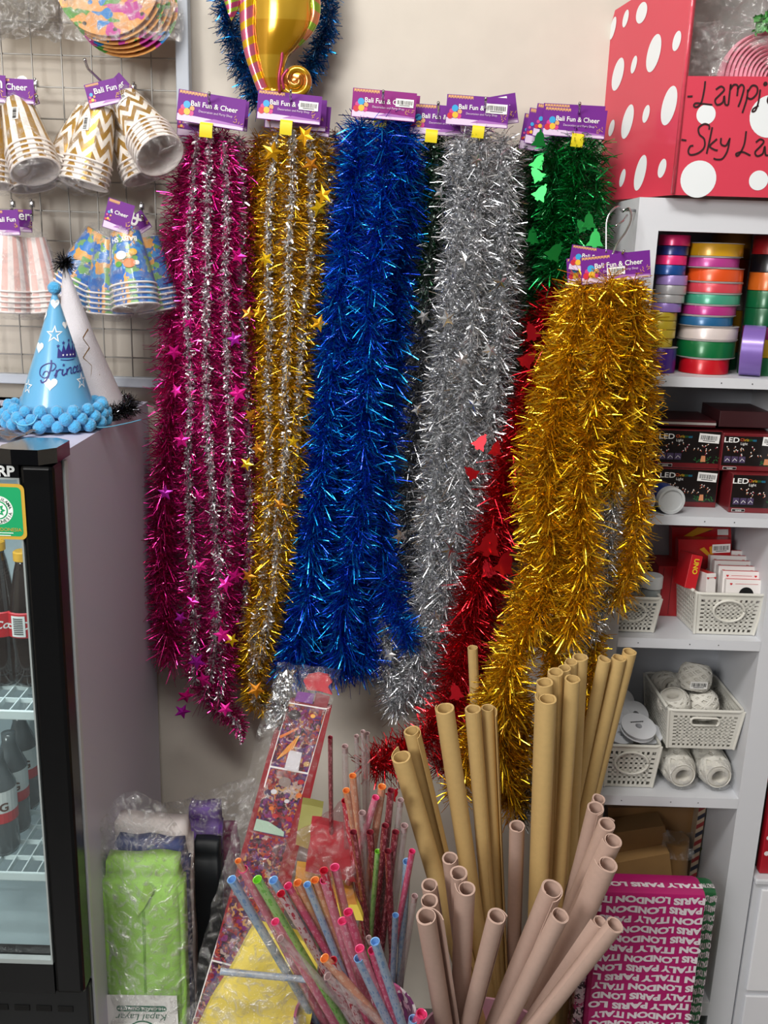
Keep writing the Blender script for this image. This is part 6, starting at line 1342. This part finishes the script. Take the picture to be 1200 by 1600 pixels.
ML_ = frame(P(222, 1586, -.4255), (1, 0, .02)) @ Matrix.Rotation(pi, 4, 'Z'); sc = SC(222, 1586, -.4255); b = MB(); W_, H_ = 112 / sc, 62 / sc
b.poly([(-W_ / 2, -H_ * .6), (W_ / 2, -H_ * .6), (W_ / 2, H_ * .40), (-W_ / 2, H_ * .44)], ML_, 0, 0)
GREEN = mat('#2f6f58', .5); y = -6 / sc
b.poly([(x * 1.0, yy + 9 / sc * 0) for x, yy in [(q[0], q[1] + (18 / sc) * 1) for q in rrect(40 / sc, 5.5 / sc, 5 / sc)]][:0] or [(q[0], q[1] - H_ * .02) for q in rrect(39 / sc, 5.5 / sc, 5 / sc)], ML_ @ Matrix.Translation((0, -11 / sc, 0)), 1, .0004)
b.text('HI-GRADE QUALITY', ML_ @ Matrix.Translation((0, -15 / sc, 0)), 7.5 / sc, 0, .01, .0008); b.text('Kapal Layar', ML_ @ Matrix.Translation((0, -2 / sc, 0)), 17 / sc, 1, .0, .0005, shear=.3)
b.poly(star_pts(2.5 / sc), ML_ @ Matrix.Translation((-36 / sc, -12 / sc, 0)), 0, .0008); b.poly(star_pts(2.5 / sc), ML_ @ Matrix.Translation((36 / sc, -12 / sc, 0)), 0, .0008)
for r_ in (24, 21.5): b.disc((0, 34 / sc), r_ / sc, ML_, 1 if r_ == 24 else 0, 30, off=.0005 if r_ == 24 else .0008)
b.poly([(-16 / sc, 24 / sc), (-10 / sc, 20 / sc), (10 / sc, 20 / sc), (16 / sc, 24 / sc), (8 / sc, 26 / sc), (2 / sc, 42 / sc), (-4 / sc, 27 / sc)], ML_, 1, .0011)
b.build('paper_label', [PAPERW, GREEN], o, label='white paper label printed in green, upside down')
b, x0, x1, z_ = tissue(172, 291, 1318, -.378, .03, TN, '', rough=.004); b.build('tissue_paper_pack', TN, None, True, 'folded navy blue tissue paper between the lime and white packs', 'tissue paper', 'tissue paper packs at lower left')
b, x0, x1, z_ = tissue(168, 296, 1290, -.342, .045, TW_, '', rough=.007); b.build('tissue_paper_pack', TW_, None, True, 'folded white tissue paper with a crumpled rounded top, behind the navy pack', 'tissue paper', 'tissue paper packs at lower left')
def wrap(name, label, u0, u1, v0, v1, Y, amp, top, m_=FILM2, nx=36, ny=40, bulge=.05):
    b = MB()
    def fn(a, c):
        vv = v0 + (v1 - v0) * c; cut = top(a); vv = max(vv, cut); p = P(u0 + (u1 - u0) * a, vv, Y - bulge * sin(pi * a) * (1 - c * .3)); nz = noise.noise_vector(p * 32) + noise.noise_vector(p * 80) * .4
        return p + Vector((nz.x * amp * .5, nz.y * amp, nz.z * amp * .5))
    b.sheet(fn, nx, ny); return b.build(name, m_, None, True, label, 'plastic bag')
wrap('plastic_bag', 'clear plastic bag around the lime, navy and white tissue packs', 150, 303, 1225, 1600, -.405, .008, lambda a: 1312 - 75 * sin(pi * min(1, a * .95 + .1)) , bulge=.055)
BLKT = mat('#10161b', .6, key='black_tissue'); PUT = mat('#5c3a86', .6, key='purple_tissue', bump=.3, bscale=40)
b, *_ = tissue(299, 343, 1319, -.30, .03, BLKT, ''); b.build('tissue_paper_pack', BLKT, None, True, 'folded black tissue paper between the white pack and the printed cracker pack', 'tissue paper', 'tissue paper packs at lower left')
b, *_ = tissue(290, 345, 1262, -.262, .03, PUT, '', rough=.005); b.build('tissue_paper_pack', PUT, None, True, 'folded purple tissue paper standing behind the black pack', 'tissue paper', 'tissue paper packs at lower left')
b, *_ = tissue(340, 372, 1290, -.225, .02, PUT, '', rough=.005); b.build('tissue_paper_pack', mat('#7a2452', .6), None, True, 'folded plum tissue paper right of the purple pack', 'tissue paper', 'tissue paper packs at lower left')
wrap('plastic_bag', 'crinkled clear plastic bag over the purple and black tissue packs', 240, 400, 1205, 1520, -.22, .014, lambda a: 1262 - 48 * a, bulge=.05)
b = MB(); q = [(118, 1600), (150, 1490), (156, 1500), (134, 1610)]; V = [P(u, v, -.43) for u, v in q]; V = [V[0] + (V[0] - V[1]) * 1.0, V[1], V[2], V[3] + (V[3] - V[2]) * 1.0]; V = [Vector((p.x, p.y, max(.004, p.z))) for p in V]
b.hexa(V + [p + Vector((0, .05, 0)) for p in V]); b.build('patterned_paper_roll', blotch('dark_floral_paper', ['#18241f', '#8c3038', '#2f5a3c', '#c4a8a0', '#18241f', '#3a6a84'], 90), None, label='dark floral patterned paper leaning between fridge and lime tissue', cat='paper roll')

# ---- long printed pack
def YV(v): return -.235 - .20 * (v - 1040) / 560
PRP = blotch('party_photo_print', ['#5a142c', '#8c1c26', '#3c1e4a', '#a8481c', '#6a2060', '#9c2428', '#2a121c', '#782868', '#6c141c', '#4c2a66', '#b8884c', '#8c1620', '#471430', '#a89088'], 105)
RDK = mat('#8e1620', .35, coat=.4)
cp_ = thing('printed_party_pack', 'long red pack printed with party photos in a clear bag, leaning against the tinsel wall', 'party pack', tuple(P(440, 1300, YV(1300))))
def q3(pts, off=0): return [P(u, v, YV(v) - off) for u, v in pts]
edge = [(444, 1090), (518, 1104)]; 
b = MB(); tl, tr = (442, 1092), (518, 1106); bl, br = (299, 1620), (398, 1620)
def ext(a, c, z=.01):
    A, B = P(a[0], a[1], YV(a[1])), P(c[0], c[1], YV(c[1])); d = (B - A); t = (z - A.z) / d.z; return A + d * t
A_, B_, C_, D_ = P(tl[0], tl[1], YV(tl[1])), P(tr[0], tr[1], YV(tr[1])), ext(tr, br), ext(tl, bl)
b.hexa([A_, B_, C_, D_] + [q + Vector((0, .012, 0)) for q in (A_, B_, C_, D_)], 0)
b.build('pack_board', RDK, cp_)
b = MB(); rows = [((450, 1097), (511, 1107)), ((421, 1197), (482, 1208)), ((393, 1299), (451, 1311)), ((361, 1399), (424, 1413)), ((330, 1500), (394, 1516)), ((300, 1600), (366, 1618))]
for i in range(5):
    (a, c), (d, e) = rows[i], rows[i + 1]; ins = 1.5
    b.add(q3([a, c, e, d], .0010), [(0, 1, 2, 3)], 1); b.add(q3([(a[0] + ins, a[1] + 2), (c[0] - ins, c[1] + 2), (e[0] - ins, e[1] - 1), (d[0] + ins, d[1] - 1)], .0018), [(0, 1, 2, 3)], 0)
def cquad(pts, mi, off=.0026): b.add(q3(pts, off), [tuple(range(len(pts)))], mi)
cquad([(452, 1172), (472, 1176), (466, 1205), (444, 1202)], 2); cquad([(466 + 0, 1310 - 22), (398, 1280), (430, 1290), (444, 1306), (395, 1296)], 3) if 0 else None
cquad([(401, 1279), (420, 1284), (444, 1300), (443, 1307), (396, 1297)], 3)
for (u, v, r, mi) in ((460, 1117, 10, 4), (489, 1119, 4, 5), (479, 1194, 5, 6), (445, 1222, 10, 7), (428, 1237, 5, 2), (467, 1243, 5, 8), (448, 1252, 4, 2), (424, 1263, 4, 8), (452, 1280, 5, 9), (430, 1275, 5, 9), (470, 1222, 5, 9)):
    cquad([(u + r * cos(k * pi / 6), v + r * .8 * sin(k * pi / 6)) for k in range(12)], mi, .003)
for k in range(9): cquad([(432 + k * 3, 1186 - k * 2), (434 + k * 3, 1187 - k * 2), (452 + k * 2, 1166 - k * 2), (450 + k * 2, 1165 - k * 2)], 8 if k % 2 else 5, .0034)
cquad([(436, 1150), (466, 1136), (467, 1139), (438, 1154)], 8, .0036)
b.build('photo_prints', [PRP, PAPERW, mat('#d5d2d8', .5), mat('#a9c4b0', .5), mat('#2a1a20', .5), mat('#f0b050', .4), mat('#c49a5a', .5), mat('#8c7a74', .5), mat('#d8702a', .5), mat('#b01c28', .5)], cp_)
b = MB(); V = q3([(474, 1064), (482, 1056), (497, 1053), (512, 1056), (519, 1066), (512, 1073), (519, 1086), (500, 1080), (480, 1078)], .004); b.add(V + [q + Vector((0, .008, 0)) for q in V], [tuple(range(9)), tuple(range(9, 18))] + [(i, (i + 1) % 9, 9 + (i + 1) % 9, 9 + i) for i in range(9)], 0)
V = q3([(465, 1080), (492, 1084), (488, 1100), (460, 1095)], .002); b.add(V, [(0, 1, 2, 3)], 1); V = q3([(494, 1082), (516, 1088), (511, 1105), (490, 1101)], .002); b.add(V, [(0, 1, 2, 3)], 2)
b.build('red_cutout', [mat('#c0323e', .4), mat('#7a3a8c', .4), mat('#8c2430', .4)], cp_)
b = MB(); b.sheet(lambda a, c: P(436 + 26 * a - 24 * c, 1048 + 90 * c, YV(1046 + 100 * c) - .004) + noise.noise_vector(Vector((a * 9, c * 16, 1))) * .007, 16, 36); b.build('silver_foil_shreds', mat('#c8cacc', .18, 1.0), cp_)
b = MB(); b.sheet(lambda a, c: P(434 + (100) * a - 150 * c + (0 if a < .5 else 0), 1034 + 12 * a + 560 * c, YV(1034 + 560 * c) - .012 - .006 * sin(pi * a)) + noise.noise_vector(Vector((a * 6, c * 20, 4))) * .005, 18, 70); b.build('clear_sleeve', film('sleeve_film', '#ffffff', .04, .38, 30), cp_, True)

# ---- yellow and red tissue packs under the tubes
YT = mat('#dcc64a', .65, key='yellow_tissue', bump=.3, bscale=26, var=.04)
def leanpack(quad, Y0, Y1, th, m_, label, name='tissue_paper_pack'):
    V = [P(quad[0][0], quad[0][1], Y0), P(quad[1][0], quad[1][1], Y0), P(quad[2][0], quad[2][1], Y1), P(quad[3][0], quad[3][1], Y1)]
    n = 10; b = MB()
    def fn(a, c, o): p = V[0].lerp(V[1], a).lerp(V[3].lerp(V[2], a), c); nz = noise.noise_vector(p * 30) * .003; return p + nz + Vector((0, o, 0))
    b.sheet(lambda a, c: fn(a, c, 0), n, n * 2); b.sheet(lambda a, c: fn(a, c, th), n, n * 2)
    for s_ in (0, 1): b.sheet(lambda a, c: fn(s_, c, th * a), 2, n * 2); b.sheet(lambda a, c: fn(a, s_, th * c), n, 2)
    return b.build(name, m_, None, 40, label, 'tissue paper')
leanpack([(398, 1450), (500, 1475), (480, 1640), (290, 1640)], -.50, -.60, .02, YT, 'folded yellow tissue pack leaning under the front fan of tubes')
leanpack([(463, 1353), (545, 1372), (566, 1440), (450, 1420)], -.475, -.53, .015, YT, 'folded yellow tissue end showing behind the tube tops')
leanpack([(487, 1287), (538, 1296), (556, 1380), (478, 1362)], -.46, -.50, .02, mat('#a8303a', .6, key='red_tissue', bump=.3, bscale=30), 'folded red tissue pack in clear film left of the upright tubes')
leanpack([(472, 1255), (504, 1262), (500, 1330), (462, 1320)], -.36, -.40, .02, mat('#8f8c4a', .6), 'olive yellow tissue strip behind the red tissue pack')
wrap('plastic_bag', 'clear pinkish plastic bag around the red tissue pack', 425, 560, 1248, 1420, -.50, .014, lambda a: 1330 - 80 * min(1, a * 1.3), film('pink_tinted_film', '#f4d4d8', .08, .5, 40), bulge=.02)
wrap('plastic_bag', 'clear crinkled plastic bag around the yellow tissue pack', 280, 480, 1400, 1640, -.60, .012, lambda a: 1600 - 200 * min(1, a * 1.4), FILM2, bulge=.03)

# ---- magenta and green city-name paper packs in front of the shelf unit
def printed_pack(xl_, xr_, Y, d, zt_, base, label, mname, uprow):
    o = thing('wrapping_paper_pack', label, 'wrapping paper', ((xl_ + xr_) / 2, Y, 0)); b = MB(); b.box((xl_, Y, .002), (xr_, Y + d, zt_), 0, None, .012); b.build('folded_paper', base, o, 40)
    b = MB(); rows = ['PARIS LONDON ITALY PAR', 'ITALY PARIS LONDON ITA', 'LONDON ITALY PARIS LON']; W = xr_ - xl_; h = .0155; z = zt_ - .008; i = 0
    while z > .01:
        s = rows[i % 3]; s = s[(i * 5) % 7:][:15]; V, F = textmesh(s, .055); wt = max(q[0] for q in V) - min(q[0] for q in V); k = (W - .008) / wt
        M = frame((xl_ + W / 2, Y, z)) @ Matrix.Rotation(pi, 4, 'Z'); r = random.Random(i)
        b.add([((x + .05 * sin(x * 3 + i)) * k, (y * 1.15 - .0 + .10 * sin(x * 2.3 + i)) * h * .95, .0008) for x, y, _ in V], F, 0, M); z -= h * 1.28; i += 1
    # text on top too
    M = Matrix.Translation(((xl_ + xr_) / 2, Y + d * .45, zt_ + .0006)) @ Matrix.Rotation(pi, 4, 'Z'); V, F = textmesh('ITALY PARIS LON', .055); wt = max(q[0] for q in V) - min(q[0] for q in V); b.add([(x * (W - .01) / wt, y * h, 0) for x, y, _ in V], F, 0, M)
    b.build('city_name_print', mat('#e6dce2', .5), o); return o
Ym = -.335; 
b_l, b_r = P(926, 1500, Ym).x, P(1108, 1395, Ym).x; zt_ = P(1040, 1396, Ym).z
printed_pack(b_l, b_r, Ym, .06, zt_, mat('#b01468', .45, coat=.3, key='magenta_wrapping_paper'), 'magenta wrapping paper pack covered in white city names, upside down, at the lower right', '', 0)
g_l, g_r = P(1080, 1400, Ym + .07).x, P(1124, 1400, Ym + .07).x
printed_pack(g_l, g_r, Ym + .07, .05, P(1110, 1394, Ym + .07).z, mat('#1f6a3c', .45, coat=.3, key='green_wrapping_paper'), 'green wrapping paper pack with white city names behind the magenta one', '', 0)
b = MB(); xa = b_l - .02; b.box((xa, Ym + .02, .002), (b_l - .001, Ym + .06, P(930, 1520, Ym + .02).z), 0, None, .004); b.build('patterned_paper_pack', blotch('pink_black_print', ['#c9a8b4', '#3a2430', '#a83a6a', '#d9c8cc'], 90), None, label='pink and black patterned pack edge left of the magenta wrapping paper', cat='wrapping paper')
